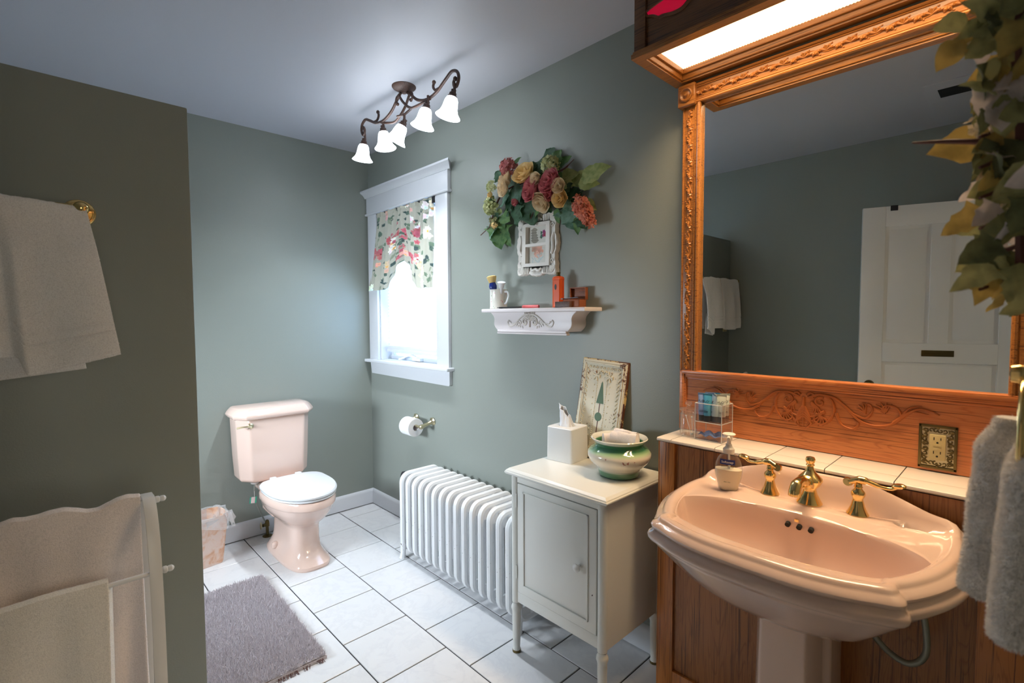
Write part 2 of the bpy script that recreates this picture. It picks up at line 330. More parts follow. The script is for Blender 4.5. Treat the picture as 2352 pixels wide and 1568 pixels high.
def baseb(name, p0, p1, dirn):
    mb = MB(); prof = [(0, 0), (.016, 0), (.016, .085), (.013, .095), (.006, .104), (0, .107)]
    def P_(p, q): return (p[0]+dirn[0]*q[0], p[1]+dirn[1]*q[0], q[1]+.007)
    mb.loft([[P_(p0, q) for q in prof], [P_(p1, q) for q in prof]]); return struct(mb.build(name, M['trim']))
baseb('baseboard_back', (.35, YB), (XW, YB), (0, -1)); baseb('baseboard_right', (XW, .93), (XW, YB), (-1, 0))
baseb('baseboard_left', (XL, YF), (XL, 1.76), (1, 0)); baseb('baseboard_divider', (XL, 1.76), (.346, 1.76), (0, -1))

# window 1 (local frame on the window wall, centred on the opening)
yc = (WY0+WY1)/2; win = bpy.data.objects.new('window_1', None); COL.objects.link(win); win.location = (XW, yc, 0); win.rotation_euler = (0, 0, RW); struct(win, 'white cased window with shade and floral valance')
hw = (WY1-WY0)/2
for sx in (-1, 1):
    a, b = (-hw-.125, -hw) if sx < 0 else (hw, hw+.125)
    MB().box(a, b, -.022, 0, 1.105, 2.155).build('side_casing', M['trim'], win, bevel=.002)
MB().box(-hw-.135, hw+.135, -.026, 0, 2.168, 2.285).build('head_board', M['trim'], win, bevel=.002)
MB().box(-hw-.145, hw+.145, -.034, 0, 2.155, 2.170).build('head_bead', M['trim'], win, bevel=.005, seg=3)
mb = MB(); prof = [(0, 2.283), (.030, 2.283), (.034, 2.292), (.045, 2.305), (.062, 2.316), (.066, 2.318), (.066, 2.330), (0, 2.330)]
rings = []
for x, e in ((-hw-.135, 0), (hw+.135, 0)):
    sg = -1 if x < 0 else 1
    rings.append([(x+sg*(q[0]*.95 if q[0] else 0), -q[0], q[1]) for q in prof])
mb.loft(rings).build('crown_moulding', M['trim'], win, bevel=.001)
MB().box(-hw-.15, hw+.15, -.055, .03, 1.083, 1.105).build('stool', M['trim'], win, bevel=.006, seg=3)
mb = MB(); mb.prism([(-hw-.12, 1.083), (hw+.13, 1.083), (hw+.13, .998), (hw+.12, .992), (-hw-.10, 1.0)], -.022, 0).build('apron', M['trim'], win, bevel=.003)
MB().box(-hw-.001, -hw+.012, 0, .12, 1.10, 2.16).box(hw-.012, hw+.001, 0, .12, 1.10, 2.16).box(-hw, hw, 0, .12, 2.145, 2.16).box(-hw, hw, 0, .12, 1.095, 1.108).build('jamb', M['trim'], win)
MB().box(-hw+.012, hw-.012, .075, .115, 1.108, 1.135).build('bottom_rail', M['trim'], win, bevel=.002)
MB().box(-hw+.012, -hw+.05, .08, .115, 1.13, 2.145).box(hw-.05, hw-.012, .08, .115, 1.13, 2.145).box(-hw+.012, hw-.012, .08, .115, 2.105, 2.145).box(-hw+.05, hw-.05, .085, .11, 1.150, 1.165).build('sash', M['trim'], win, bevel=.002)
MB().box(-hw+.04, hw-.04, .096, .099, 1.13, 2.11).build('pane', M['pane'], win)
mb = MB(); mb.box(-.02, .075, .045, .08, 1.112, 1.132).box(.0, .04, .035, .07, 1.125, 1.142)
mb.tube([(.02, .05, 1.14), (-.01, .045, 1.152), (-.06, .04, 1.146), (-.12, .035, 1.128), (-.15, .03, 1.118)], [.008, .007, .006, .005, .007], 8).ball((-.155, .028, 1.116), .009, 10)
mb.build('crank_handle', M['white'], win, bevel=.002)
# cellular shade
m = bpy.data.materials.new('shade_fabric'); m.use_nodes = True; nt = m.node_tree; pb = nt.nodes['Principled BSDF']; out = nt.nodes['Material Output']
pb.inputs['Base Color'].default_value = (.92, .94, .97, 1); tl = nt.nodes.new('ShaderNodeBsdfTranslucent'); tl.inputs[0].default_value = (.93, .96, 1, 1)
mx = nt.nodes.new('ShaderNodeMixShader'); mx.inputs[0].default_value = .62; nt.links.new(pb.outputs[0], mx.inputs[1]); nt.links.new(tl.outputs[0], mx.inputs[2]); nt.links.new(mx.outputs[0], out.inputs[0])
bl = thing('cellular_shade', 'white pleated cellular shade glowing in the window opening', 'window shade', (XW, yc, 0), RW)
mb = MB(); zs = []; z = 1.205; k = 0
while z < 2.11: zs.append((z, .058 if k % 2 else .044)); z += .0115; k += 1
hb = hw-.032
mb.add([(x, y, z) for z, y in zs for x in (-hb, hb)], [(2*i, 2*i+1, 2*i+3, 2*i+2) for i in range(len(zs)-1)])
mb.build('pleated_fabric', m, bl, smooth=False)
MB().box(-hb, hb, .032, .066, 1.163, 1.183).box(-hb, hb, .038, .062, 1.183, 1.207).build('bottom_bar', M['trim'], bl, bevel=.002)
MB().box(-hb, hb, .03, .07, 2.108, 2.143).build('head_rail', M['trim'], bl, bevel=.002)

def sstep(a, b, x): t = min(1, max(0, (x-a)/(b-a))); return t*t*(3-2*t)
# ------------------------------------------------------------------ floral valance (printed cloth, vertex colours are the print)
def print_img(Wd, Hd, bgc, seed, motifs):
    rng = random.Random(seed); img = np.ones((Hd, Wd, 3))*np.array(bgc)
    yy, xx = np.mgrid[0:Hd, 0:Wd]
    def blob(cx, cy, R, col, pet, amp, rot, edge=None):
        dx, dy = xx-cx, yy-cy; r = np.hypot(dx, dy); a = np.arctan2(dy, dx)+rot
        lim = R*(1-amp+amp*np.abs(np.cos(a*pet/2))); msk = r < lim
        sh = (.82+.3*(r/(lim+1e-6)))[..., None]; c = np.array(col)*np.clip(sh, 0, 1.1)
        img[msk] = np.clip(c, 0, 1)[msk]
    def leaf(cx, cy, Ln, ang, col):
        dx, dy = xx-cx, yy-cy; u = dx*cos(ang)+dy*sin(ang); v_ = -dx*sin(ang)+dy*cos(ang)
        msk = (u > 0) & (u < Ln) & (np.abs(v_) < .28*Ln*np.sin(np.clip(u/Ln, 0, 1)*pi)); img[msk] = col
        img[(u > 0) & (u < Ln) & (np.abs(v_) < .6)] = np.array(col)*.6
    for fn, args in motifs(rng, Wd, Hd): {'b': blob, 'l': leaf}[fn](*args)
    return img
def flor(rng, Wd, Hd):
    out = []; S = Wd/190
    for k in range(150): out.append(('l', (rng.uniform(0, Wd), rng.uniform(0, Hd), rng.uniform(7, 14)*S, rng.uniform(0, 6.28), rng.choice([lin(80, 104, 92), lin(108, 130, 108), lin(60, 82, 80), lin(140, 150, 130)]))))
    for k in range(34):
        cx, cy = rng.uniform(0, Wd), rng.uniform(0, Hd); c = rng.choice([lin(196, 108, 116), lin(226, 180, 164), lin(248, 238, 230), lin(246, 242, 236), lin(184, 96, 104), lin(238, 214, 180)])
        R = rng.uniform(5, 9.5)*S
        for q in range(5): out.append(('b', (cx+rng.uniform(-1, 1)*R*.9, cy+rng.uniform(-1, 1)*R*1.3, R*rng.uniform(.45, .8), tuple(min(1, w_*rng.uniform(.8, 1.15)) for w_ in c), 5, .35, rng.uniform(0, 6))))
        out.append(('b', (cx, cy, R*.28, lin(226, 170, 96) if c[1] > .4 else lin(150, 40, 60), 5, .2, 0)))
    return out
def cprint(o, img, uvfn):
    me = o.data; at = me.color_attributes.new('print', 'FLOAT_COLOR', 'POINT'); Hh, Ww = img.shape[:2]; c = np.ones((len(me.vertices), 4))
    for i, v_ in enumerate(me.vertices):
        u, w_ = uvfn(i, v_.co); c[i, :3] = img[int(min(max(w_, 0), .999)*Hh), int(min(max(u, 0), .999)*Ww)]
    at.data.foreach_set('color', c.ravel())
M['valance'] = vcol('floral_print', .8); b_ = M['valance']; nt = b_.node_tree; tl = nt.nodes.new('ShaderNodeBsdfTranslucent'); mx = nt.nodes.new('ShaderNodeMixShader'); mx.inputs[0].default_value = .02
L(b_, nt.nodes['Color Attribute'].outputs[0], tl.inputs[0]); L(b_, P(b_).outputs[0], mx.inputs[1]); L(b_, tl.outputs[0], mx.inputs[2]); L(b_, mx.outputs[0], nt.nodes['Material Output'].inputs[0])
va = thing('window_valance', 'floral printed cloth valance gathered on a rod across the window top', 'curtain', (XW, yc, 0), RW)
nu, nv = 190, 150; x0, x1 = -hw+.005, hw-.03
def vbot(u):      # bottom edge height by u (drawn up at the centre)
    return (1.605+.175*sstep(.30, .5, u)) if u < .5 else (1.79-.195*sstep(.5, .80, u)**.9)
def vfn(u, v_):
    zt = 2.150; zb = vbot(u); z = zt+(zb-zt)*v_; flare = v_**1.2
    x = x0+(x1-x0)*u - (.12*flare*(1-u) if u < .5 else 0)*1.0 + (.012*flare*u if u > .5 else 0)
    pull = math.exp(-((u-.5)/.16)**2)*max(0, v_-.45)*.03
    y = -.022 + .011*sin(u*2*pi*13+sin(v_*4))*(1-.45*v_) + .008*sin(u*2*pi*5+1.3) - .018*flare*(.6+.4*sin(u*9)) + pull + .003*nz(u*14, v_*7, 0)
    if v_ < .05: y += .006*sin(u*2*pi*34)
    return (x, y, z)
mb = MB(); mb.grid(vfn, nu, nv); vo = mb.build('cloth', M['valance'], va)
img = print_img(300, 240, lin(176, 176, 162), 11, flor); cprint(vo, img*1.0, lambda i, co: ((i % (nu+1))/nu, (i//(nu+1))/nv))
MB().cyl((-hw-.0, -.012, 2.150), (hw-.0, -.012, 2.150), .006).box(hw-.022, hw, -.03, .0, 2.11, 2.15).build('curtain_rod', M['black'], va)

# ------------------------------------------------------------------ toilet
TX = 1.055
BO = (.028, -.012, 0)
to = thing('toilet', 'pink porcelain two-piece toilet with closed white seat lid', 'toilet', (TX, YB, 0))
def oct_(hwx, y0, y1, z, c):    # tank plan, canted front corners; y0 front (negative)
    return [(-hwx, y1, z), (-hwx, y0+c*1.3, z), (-hwx+c, y0, z), (hwx-c, y0, z), (hwx, y0+c*1.3, z), (hwx, y1, z)]
MB().loft([oct_(.185, -.205, -.03, .408, .05), oct_(.202, -.215, -.02, .425, .05), oct_(.210, -.222, -.016, .56, .055), oct_(.218, -.226, -.015, .80, .055)]).build('tank', M['porc'], to, bevel=.016, seg=4)
MB().loft([oct_(.222, -.23, -.012, .797, .055), oct_(.236, -.245, -.008, .806, .055), oct_(.240, -.249, -.006, .822, .056), oct_(.236, -.245, -.008, .830, .055), oct_(.226, -.236, -.012, .846, .05), oct_(.212, -.222, -.018, .862, .045), oct_(.200, -.210, -.025, .868, .04)]).build('tank_lid', M['porc'], to, bevel=.006, seg=3)
def egg(hx, yf, yb, z, n=40, p=2.0, back=.8):
    r = []; cy = yb-(yb-yf)*.42
    for k in range(n):
        a = 2*pi*k/n; c, s_ = cos(a), sin(a); e = 2/p
        x = hx*math.copysign(abs(c)**e, c); y = math.copysign(abs(s_)**e, s_)
        y = cy + (y*(cy-yf) if y < 0 else math.copysign(abs(y)**back, y)*(yb-cy)); r.append((x, y, z))
    return r
rings = [egg(.124, -.700, -.150, 0, p=3.2), egg(.126, -.704, -.146, .010, p=3.2), egg(.124, -.700, -.150, .022, p=3.2), egg(.114, -.680, -.160, .032, p=3.4), egg(.098, -.645, -.175, .055, p=3.8), egg(.086, -.615, -.195, .085, p=4.2), egg(.082, -.602, -.205, .13, p=4.4), egg(.083, -.602, -.21, .20, p=4.0), egg(.092, -.618, -.21, .228, p=3.2),
         egg(.122, -.660, -.20, .252, p=2.5), egg(.152, -.700, -.19, .285, p=2.2), egg(.172, -.728, -.18, .32, p=2.1), egg(.180, -.742, -.18, .345, p=2.1), egg(.1815, -.745, -.18, .349, p=2.1), egg(.187, -.752, -.175, .356, p=2.1), egg(.188, -.753, -.175, .385, p=2.1), egg(.182, -.745, -.18, .396, p=2.1), egg(.15, -.70, -.20, .398)]
MB().loft(rings).build('bowl', M['porc'], to, loc=BO)
mb = MB(); mb.box(-.115, .115, -.30, -.04, .33, .408).box(-.09, .09, -.30, -.10, .20, .35); mb.build('tank_deck', M['porc'], to, bevel=.02, seg=3, loc=(.02, 0, 0))
mb = MB(); mb.loft([egg(.178, -.738, -.262, .398, p=2.1, back=.45), egg(.184, -.746, -.258, .403, p=2.1, back=.45), egg(.184, -.746, -.258, .412, p=2.1, back=.45)]).build('seat_ring', M['seat'], to, loc=BO)
mb = MB(); mb.loft([egg(.183, -.745, -.258, .414, p=2.1, back=.4), egg(.188, -.751, -.254, .420, p=2.1, back=.4), egg(.188, -.751, -.254, .428, p=2.1, back=.4), egg(.182, -.743, -.26, .436, p=2.1, back=.4), egg(.15, -.70, -.29, .441, p=2.1, back=.4), egg(.08, -.6, -.35, .443, back=.5)]).build('seat_lid', M['seat'], to, loc=BO)
for sx in (-1, 1): MB().box(sx*.075-.018, sx*.075+.018, -.262, -.232, .405, .437).build('hinge', M['seat'], to, bevel=.006, loc=BO)
mb = MB(); mb.lathe([(.004, 0), (.017, .001), (.017, .006), (.010, .012), (.004, .014)], 16); o = mb.build('lever_rose', M['brass_dull'], to, loc=(-.155, -.222, .765), rot=(radians(90), 0, 0))
MB().tube(catmull([(0, -.014, 0), (-.02, -.018, .001), (-.05, -.012, .0), (-.078, -.012, -.002)], 4), [.006]*4+[.005]*4+[.006]*5, 8).build('flush_lever', M['brass_dull'], to, loc=(-.155, -.222, .765))
for sx in (-1, 1): MB().lathe([(.022, 0), (.022, .014), (.018, .024), (.009, .030), (.001, .031)], 16).build('bolt_cap', M['porc'], to, loc=(sx*.103+.028, -.35, .045))
MB().lathe([(.021, 0), (.024, .004), (.024, .02), (.016, .024), (.014, .03)], 12).build('tank_nut', M['white'], to, loc=(-.115, -.13, .385))
MB().tube(catmull([(-.115, -.13, .39), (-.117, -.12, .33), (-.09, -.09, .22), (-.04, -.055, .10)], 6), .0045, 6).build('supply_line', M['hose'], to)
sv = thing('supply_valve', 'small water shutoff valve on the floor behind the toilet', 'valve', (1.028, 3.385, 0))
mb = MB(); mb.lathe([(.030, 0), (.030, .003), (.012, .012)], 16).lathe([(.009, .01), (.009, .07)], 10).lathe([(.014, .065), (.014, .085), (.011, .10), (.007, .105)], 12).cyl((-.03, -.01, .078), (.0, 0, .078), .010); mb.build('valve_body', M['brassd'], sv)
MB().lathe([(.018, 0), (.021, .003), (.018, .007), (.004, .008)], 10, sx=1.2, sy=.7).build('valve_handle', M['brass_dull'], sv, loc=(-.046, -.016, .082), rot=(0, radians(90), 0))
tg = thing('care_tag', 'small green and pink printed tag hanging below the toilet tank', 'tag', (TX-.117, YB-.125, .335))
MB().box(-.0006, .0006, -.0006, .0006, -.035, .0).build('string', M['white'], tg)
MB().box(-.022, .018, -.001, 0, -.075, -.035).build('card', M['tagg'], tg, rot=(0, .12, 0)); MB().box(-.014, .008, -.0016, .0004, -.074, -.036).build('print_panel', M['tagp'], tg, rot=(0, .12, 0))

# ------------------------------------------------------------------ waste bin
wb = thing('waste_bin', 'peach marbled plastic waste bin with clear liner beside the toilet', 'bin', (.645, 3.245, 0), radians(8))
def rr(hx, hy, z, n=32, p=5): return [(hx*math.copysign(abs(cos(2*pi*k/n))**(2/p), cos(2*pi*k/n)), hy*math.copysign(abs(sin(2*pi*k/n))**(2/p), sin(2*pi*k/n)), z) for k in range(n)]
MB().loft([rr(.082, .062, 0), rr(.085, .065, .01), rr(.112, .088, .27), rr(.116, .092, .272), rr(.116, .092, .285), rr(.110, .086, .285), rr(.083, .063, .02)]).build('bin_body', M['peach'], wb)
mb = MB(); mb.loft([[(p[0]*(1+.05*sin(k*2.3))+.012*sin(k*1.7), p[1]*(1+.05*cos(k*1.9)), p[2]+dz*.012*sin(k*1.3)) for k, p in enumerate(rr(a, b, z, 48))] for a, b, z, dz in
    ((.105, .08, .22, 0), (.112, .088, .286, .3), (.121, .097, .292, .3), (.128, .104, .262, .8), (.140, .110, .225, 2))], cap0=False, cap1=False); mb.build('liner', M['liner'], wb)

# ------------------------------------------------------------------ bath rug
rg = thing('bath_rug', 'mauve-grey shaggy bath rug on the tiles before the toilet', 'rug', (.515, 2.415, 0), radians(-1))
hx, hy = .315, .438
base = MB().grid(lambda u, v_: ((u-.5)*2*hx*.98, (v_-.5)*2*hy*.98, .017+.004*nz(u*6, v_*8, 0)), 30, 42).build('pile_base', M['rug'], rg)
MB().box(-hx*.985, hx*.985, -hy*.985, hy*.985, .001, .013).build('backing', M['rug'], rg)
fuzz('pile', base, 70000, .019, .0013, M['rug'], rg, .55, 0)
mb = MB()
for k in range(26): x = .12+.18*random.random(); mb.tube([(x, -hy*.98, .008), (x+random.uniform(-.01, .01), -hy-.012, .002)], .0012, 4)
mb.build('frayed_threads', M['stem'], rg)['kind'] = 'stuff'

# ------------------------------------------------------------------ radiator
ra = thing('radiator', 'white cast iron column radiator below the window', 'radiator', (1.632, 2.03, 0))
dX, zt = .143, .51
def section():
    mb = MB()
    # outer loop with rounded corners, three inner columns
    def loop(h, z0, z1, r, n=6):
        pts = []
        for cx, cz, a0 in ((h-r, z1-r, 0), (-h+r, z1-r, 90), (-h+r, z0+r, 180), (h-r, z0+r, 270)):
            for k in range(n+1): a = radians(a0+90*k/n); pts.append((cx+r*cos(a), 0, cz+r*sin(a)))
        return pts
    lp = loop(dX-.017, .055, zt-.016, .045); lp = lp+[lp[0], lp[1]]
    mb.tube(lp, .0165, 8, False, flat=1.0)
    for x in (-.048, .048, 0): mb.tube([(x, 0, .06), (x, 0, zt-.02)], .0125, 8)
    mb.box(-dX+.03, dX-.03, -.006, .006, zt-.075, zt-.02).box(-dX+.03, dX-.03, -.006, .006, .06, .11)
    for x in (-.055, .055): mb.ball((x, 0, zt-.045), .03, 10)
    return mb
proto = None; NS = 16; p_ = .0648
for k in range(NS):
    y = .484-k*p_
    if proto is None: proto = section().build('section', M['rad'], ra); proto.location = (0, y, 0); sec = proto
    else: sec = proto.copy(); COL.objects.link(sec); sec.parent = ra; sec.location = (0, y, 0)
for k in (0, NS-1):
    for sx in (-1, 1):
        y = .484-k*p_; MB().tube([(sx*(dX-.018), y, .09), (sx*(dX-.016), y, .03), (sx*(dX-.01), y, .0)], [.018, .015, .019], 8).build('foot', M['rad'], ra)
MB().cyl((0, .484, .455), (0, .484-(NS-1)*p_, .455), .022, n=12).cyl((0, .484, .10), (0, .484-(NS-1)*p_, .10), .022, n=12).build('hub_pipes', M['rad'], ra)
rv = MB(); rv.cyl((.02, .484, .455), (.02, .60, .455), .014).cyl((.02, .56, .10), (.02, .56, .46), .012).cyl((.02, .56, 0), (.02, .56, .11), .014); rv.build('supply_pipe', M['brass_dull'], ra)
MB().lathe([(.004, -.004), (.022, 0), (.026, .008), (.022, .02), (.006, .026)], 14).build('valve_knob', M['black'], ra, loc=(-.05, .575, .452), rot=(0, radians(-70), 0))

# ------------------------------------------------------------------ cabinet
cb_ = thing('bedside_cabinet', 'white painted one-door cabinet with turned legs beside the radiator', 'cabinet', (1.40, 1.245, 0), RW)   # local x: -0.235..0.235, local y 0 front .. .39 back
CW, CZ0, CZ1 = .236, .222, .757; MC = M['cab']
MB().box(-CW+.012, CW-.012, .375, .387, CZ0, CZ1).build('back_panel', MC, cb_)
MB().box(-CW+.002, -CW+.014, .02, .38, CZ0, CZ1).build('side_panel', MC, cb_); MB().box(CW-.014, CW-.002, .02, .38, CZ0, CZ1).build('side_panel', MC, cb_)
MB().box(-CW+.01, CW-.01, .02, .38, CZ0, CZ0+.02).box(-CW+.01, CW-.01, .02, .38, CZ1-.03, CZ1-.002).build('inner_boards', MC, cb_)
for sx in (-1, 1):
    for yy in (.016, .37):
        x = sx*(CW-.016); mb = MB(); mb.cyl((x, yy, CZ0-.004), (x, yy, CZ1), .018, n=14)
        mb.build('corner_post', MC, cb_)
        lg = [(.0165, .215), (.0165, .207), (.021, .200), (.0225, .190), (.019, .180), (.0175, .172), (.018, .16), (.0165, .06), (.0145, .018), (.017, .014), (.017, .008), (.014, .0)]
        MB().lathe(lg, 16, (x, yy, 0)).build('leg', MC, cb_)
        MB().lathe([(.016, .0), (.018, .001), (.018, .01), (.0155, .012)], 14, (x, yy, 0)).build('caster_cup', M['brassd'], cb_)
MB().box(-CW+.03, CW-.03, .008, .02, CZ1-.028, CZ1).build('top_rail', MC, cb_, bevel=.002); MB().box(-CW+.03, CW-.03, .008, .02, CZ0-.0, CZ0+.045).build('bottom_rail', MC, cb_, bevel=.002)
dr = MB().box(-.200, .200, .004, .02, .270, .727).build('door', MC, cb_, bevel=.003)
mb = MB(); a, b, c, d = -.166, .166, .306, .700
for q in ((a, b, c, c+.006), (a, b, d-.006, d)): mb.box(q[0], q[1], -.0015, .005, q[2], q[3])
for q in ((a, a+.006), (b-.006, b)): mb.box(q[0], q[1], -.0015, .005, c, d)
mb.build('panel_moulding', MC, dr, bevel=.0014)
o = MB().lathe([(.008, 0), (.007, .008), (.011, .013), (.0155, .019), (.0155, .024), (.009, .029), (.001, .030)], 18).build('knob', M['white'], dr, loc=(.127, .004, .498), rot=(radians(90), 0, 0))
for z in (.655, .355):
    MB().cyl((-.2035, .002, z-.028), (-.2035, .002, z+.028), .0035, n=8).build('hinge', MC, dr)
mb = MB(); tp = []
for e, z in ((0, .757), (.008, .760), (.012, .765), (.012, .770), (.008, .773), (.008, .776), (.004, .779), (.0, .782), (-.003, .7845)):
    tp.append([(-CW-.010-e, -.004-e, z), (CW+.010+e, -.004-e, z), (CW+.010+e, .395, z), (-CW-.010-e, .395, z)])
mb.loft(tp); mb.build('cabinet_top', MC, cb_, bevel=.0015)
ZT = .785

# tissue box cover
tb = thing('tissue_box', 'white square tissue box cover with a tissue pulled up', 'tissue box', (1.675, 1.405, ZT), radians(-84))
def rsq(h, z, r=.012, n=4):
    pts = []
    for cx, cy, a0 in ((h-r, h-r, 0), (-h+r, h-r, 90), (-h+r, -h+r, 180), (h-r, -h+r, 270)):
        for k in range(n+1): a = radians(a0+90*k/n); pts.append((cx+r*cos(a), cy+r*sin(a), z))
    return pts
MB().loft([rsq(.0665, 0), rsq(.0675, .003), rsq(.066, .144), rsq(.063, .147), rsq(.034, .147, .02), rsq(.030, .14, .02)], cap1=False).build('cover', M['white'], tb)
mb = MB()
def tis(u, v_):
    a = u*2*pi; fold = abs(sin(2.5*a+.6))*.012; r = .033-.014*v_+fold*(.3+.7*v_)+.004*nz(cos(a)*4, sin(a)*4, v_*5, 1)
    top = .082+.024*cos(a-2.8)-.010*abs(sin(2*a)); return (r*cos(a)-.016*v_, r*sin(a)*(.85-.62*v_), .138+top*v_)
mb.grid(tis, 80, 20); mb.build('tissue', M['paper'], tb, solid=.0004)

# green-banded bowl
bo = thing('ceramic_bowl', 'white ceramic bowl with green bands and scattered flower print', 'bowl', (1.645, 1.115, ZT))
pf = [(.070, 0), (.074, .002), (.079, .006), (.082, .022), (.082, .03), (.098, .045), (.116, .062), (.1235, .080), (.1225, .094), (.112, .108), (.098, .116), (.094, .124), (.098, .136), (.108, .146), (.1105, .149), (.108, .152), (.096, .143), (.090, .128), (.092, .118), (.105, .105), (.115, .085), (.10, .055), (.06, .03), (.001, .028)]
m = mat('bowl_glaze', (1, 1, 1), .1, Coat_Weight=.6); v = coords(m); sp = N(m, 'ShaderNodeSeparateXYZ'); L(m, v, sp.inputs[0])
zr = N(m, 'ShaderNodeMath', operation='MULTIPLY'); zr.inputs[1].default_value = 1/.152; L(m, sp.outputs[2], zr.inputs[0])
gz = ramp(m, zr.outputs[0], [(0, lin(88, 132, 96)), (.15, lin(98, 140, 104)), (.22, lin(232, 226, 212)), (.60, lin(236, 228, 212)), (.68, lin(176, 206, 160)), (.75, lin(62, 128, 86)), (.88, lin(66, 132, 90)), (.915, lin(236, 236, 226))])
fl_ = noise_n(m, v, 48, 3, .7); band = N(m, 'ShaderNodeMath', operation='COMPARE'); band.inputs[1].default_value = .52; band.inputs[2].default_value = .075; L(m, zr.outputs[0], band.inputs[0])
big = noise_n(m, v, 11, 1); gt0 = N(m, 'ShaderNodeMath', operation='GREATER_THAN'); gt0.inputs[1].default_value = .54; L(m, big, gt0.inputs[0])
gt = N(m, 'ShaderNodeMath', operation='GREATER_THAN'); gt.inputs[1].default_value = .55; L(m, fl_, gt.inputs[0])
ml = N(m, 'ShaderNodeMath', operation='MULTIPLY'); L(m, gt.outputs[0], ml.inputs[0]); L(m, band.outputs[0], ml.inputs[1]); ml2 = N(m, 'ShaderNodeMath', operation='MULTIPLY'); L(m, ml.outputs[0], ml2.inputs[0]); L(m, gt0.outputs[0], ml2.inputs[1])
mix = N(m, 'ShaderNodeMix', data_type='RGBA'); L(m, ml2.outputs[0], mix.inputs[0]); L(m, gz, mix.inputs[6]); mix.inputs[7].default_value = (*lin(168, 120, 112), 1); L(m, mix.outputs[2], P(m).inputs['Base Color'])
MB().lathe(pf, 56).build('bowl_body', m, bo)
def cloth_roll(name, label, loc, rz, w_, h_, t_, sd):
    r = thing(name, label, 'washcloth', loc, rz, 'folded washcloths in the green-banded bowl'); mb = MB()
    mb.grid(lambda u, v_: ((u-.5)*w_+.004*nz(v_*5, u*5, sd), (t_/2)*math.copysign(abs(cos(2*pi*v_))**.7, cos(2*pi*v_))+.003*nz(u*6, v_*9, sd), h_/2*(1+math.copysign(abs(sin(2*pi*v_))**.7, sin(2*pi*v_)))+.004*nz(u*5+3, v_*5, sd)), 26, 40)
    for u in (0, 1): mb.add([((u-.5)*w_, (t_/2)*math.copysign(abs(cos(2*pi*k/24))**.7, cos(2*pi*k/24)), h_/2*(1+math.copysign(abs(sin(2*pi*k/24))**.7, sin(2*pi*k/24)))) for k in range(24)], [tuple(range(24))])
    mb.build('folded_cloth', M['wash'], r); return r
cloth_roll('washcloth', 'folded white washcloth standing foremost in the green-banded bowl', (1.635, 1.085, ZT+.075), RW+.15, .105, .10, .035, 3)
cloth_roll('washcloth', 'folded pinkish washcloth at the left inside the green-banded bowl', (1.652, 1.152, ZT+.07), RW+.9, .075, .088, .04, 8)
cloth_roll('washcloth', 'white washcloth folded behind the others in the green-banded bowl', (1.685, 1.11, ZT+.08), RW-.1, .11, .092, .03, 12)

# tin plaque leaning on the wall
pq = thing('tin_plaque', 'distressed cream embossed tin plaque with a painted topiary', 'wall plaque', (1.742, 1.318, ZT+.002), RW)
ins = bpy.data.objects.new('plaque_frame', None)
bpy.data.objects.remove(ins)
PWd, PH, lean = .121, .438, radians(-8)
pr = (lean, radians(3), 0)
MB().box(-PWd, PWd, 0, .018, 0, PH).build('edge_board', M['tinedge'], pq, rot=pr, bevel=.003)
mb = MB()
for e, d in ((.008, .004), (.016, .007), (.022, .004)):
    for q in ((-PWd+e, PWd-e, e, e+.006), (-PWd+e, PWd-e, PH-e-.006, PH-e)): mb.box(q[0], q[1], -d, .002, q[2], q[3])
    for q in ((-PWd+e, -PWd+e+.006), (PWd-e-.006, PWd-e)): mb.box(q[0], q[1], -d, .002, e, PH-e)
mb.box(-PWd+.004, PWd-.004, -.001, .002, .004, PH-.004); mb.build('tin_face', M['tin'], pq, rot=pr, bevel=.001)
mb = MB()
for z in np.arange(.05, .39, .0085):
    for sx in (-1, 1): mb.ball((sx*.026, -.002, z) if z < .32 else (sx*.026, -.002, z), .0028, 6)
for z in np.arange(.045, PH-.04, .019):
    for sx in (-1, 1):
        for k in range(3): mb.ball((sx*(.080+.004*k), -.002, z+.005*(k-1)), .0036, 6)
for x in np.arange(-.075, .08, .019):
    for z in (.04, PH-.038):
        for k in range(3): mb.ball((x+.004*(k-1), -.002, z+.004*(1-abs(k-1))), .0034, 6)
for sx in (-1, 1):
    for k in range(7): a = k*pi/6*1.9; mb.tube([(sx*.034, -.002, .365), (sx*(.034)+.02*cos(a), -.003, .365+.024*sin(a))], [.003, .0048], 6)
for k in range(9): mb.ball((-.024+.006*k, -.003, .375+.012*abs(sin(k*pi/4))), .0045, 6)
for k in range(8): mb.ball((-.028+.008*k, -.002, .036-.01*abs(sin(k*pi/3.5))+.01), .0045, 6)
for sx in (-1, 1):
    for z in np.arange(.07, .33, .028): mb.ball((sx*.042, -.0018, z), .0033, 6)
mb.build('embossed_beads', M['tin'], pq, rot=pr)['kind'] = 'stuff'
MB().prism([(-.019, .245), (.019, .245), (.004, .335), (0, .342), (-.003, .335)], -.0024, -.0005).build('topiary_cone', M['gpaint'], pq, rot=pr)
MB().prism([(.018*cos(a*pi/12), .186+.019*sin(a*pi/12)) for a in range(24)], -.0024, -.0005).build('topiary_ball', M['gpaint'], pq, rot=pr)
MB().box(-.0018, .0018, -.002, -.0005, .10, .245).build('topiary_stem', M['stem'], pq, rot=pr)
MB().prism([(-.007, .085), (.007, .085), (.010, .110), (-.010, .110)], -.0026, -.0005).build('topiary_pot', M['rpaint'], pq, rot=pr)

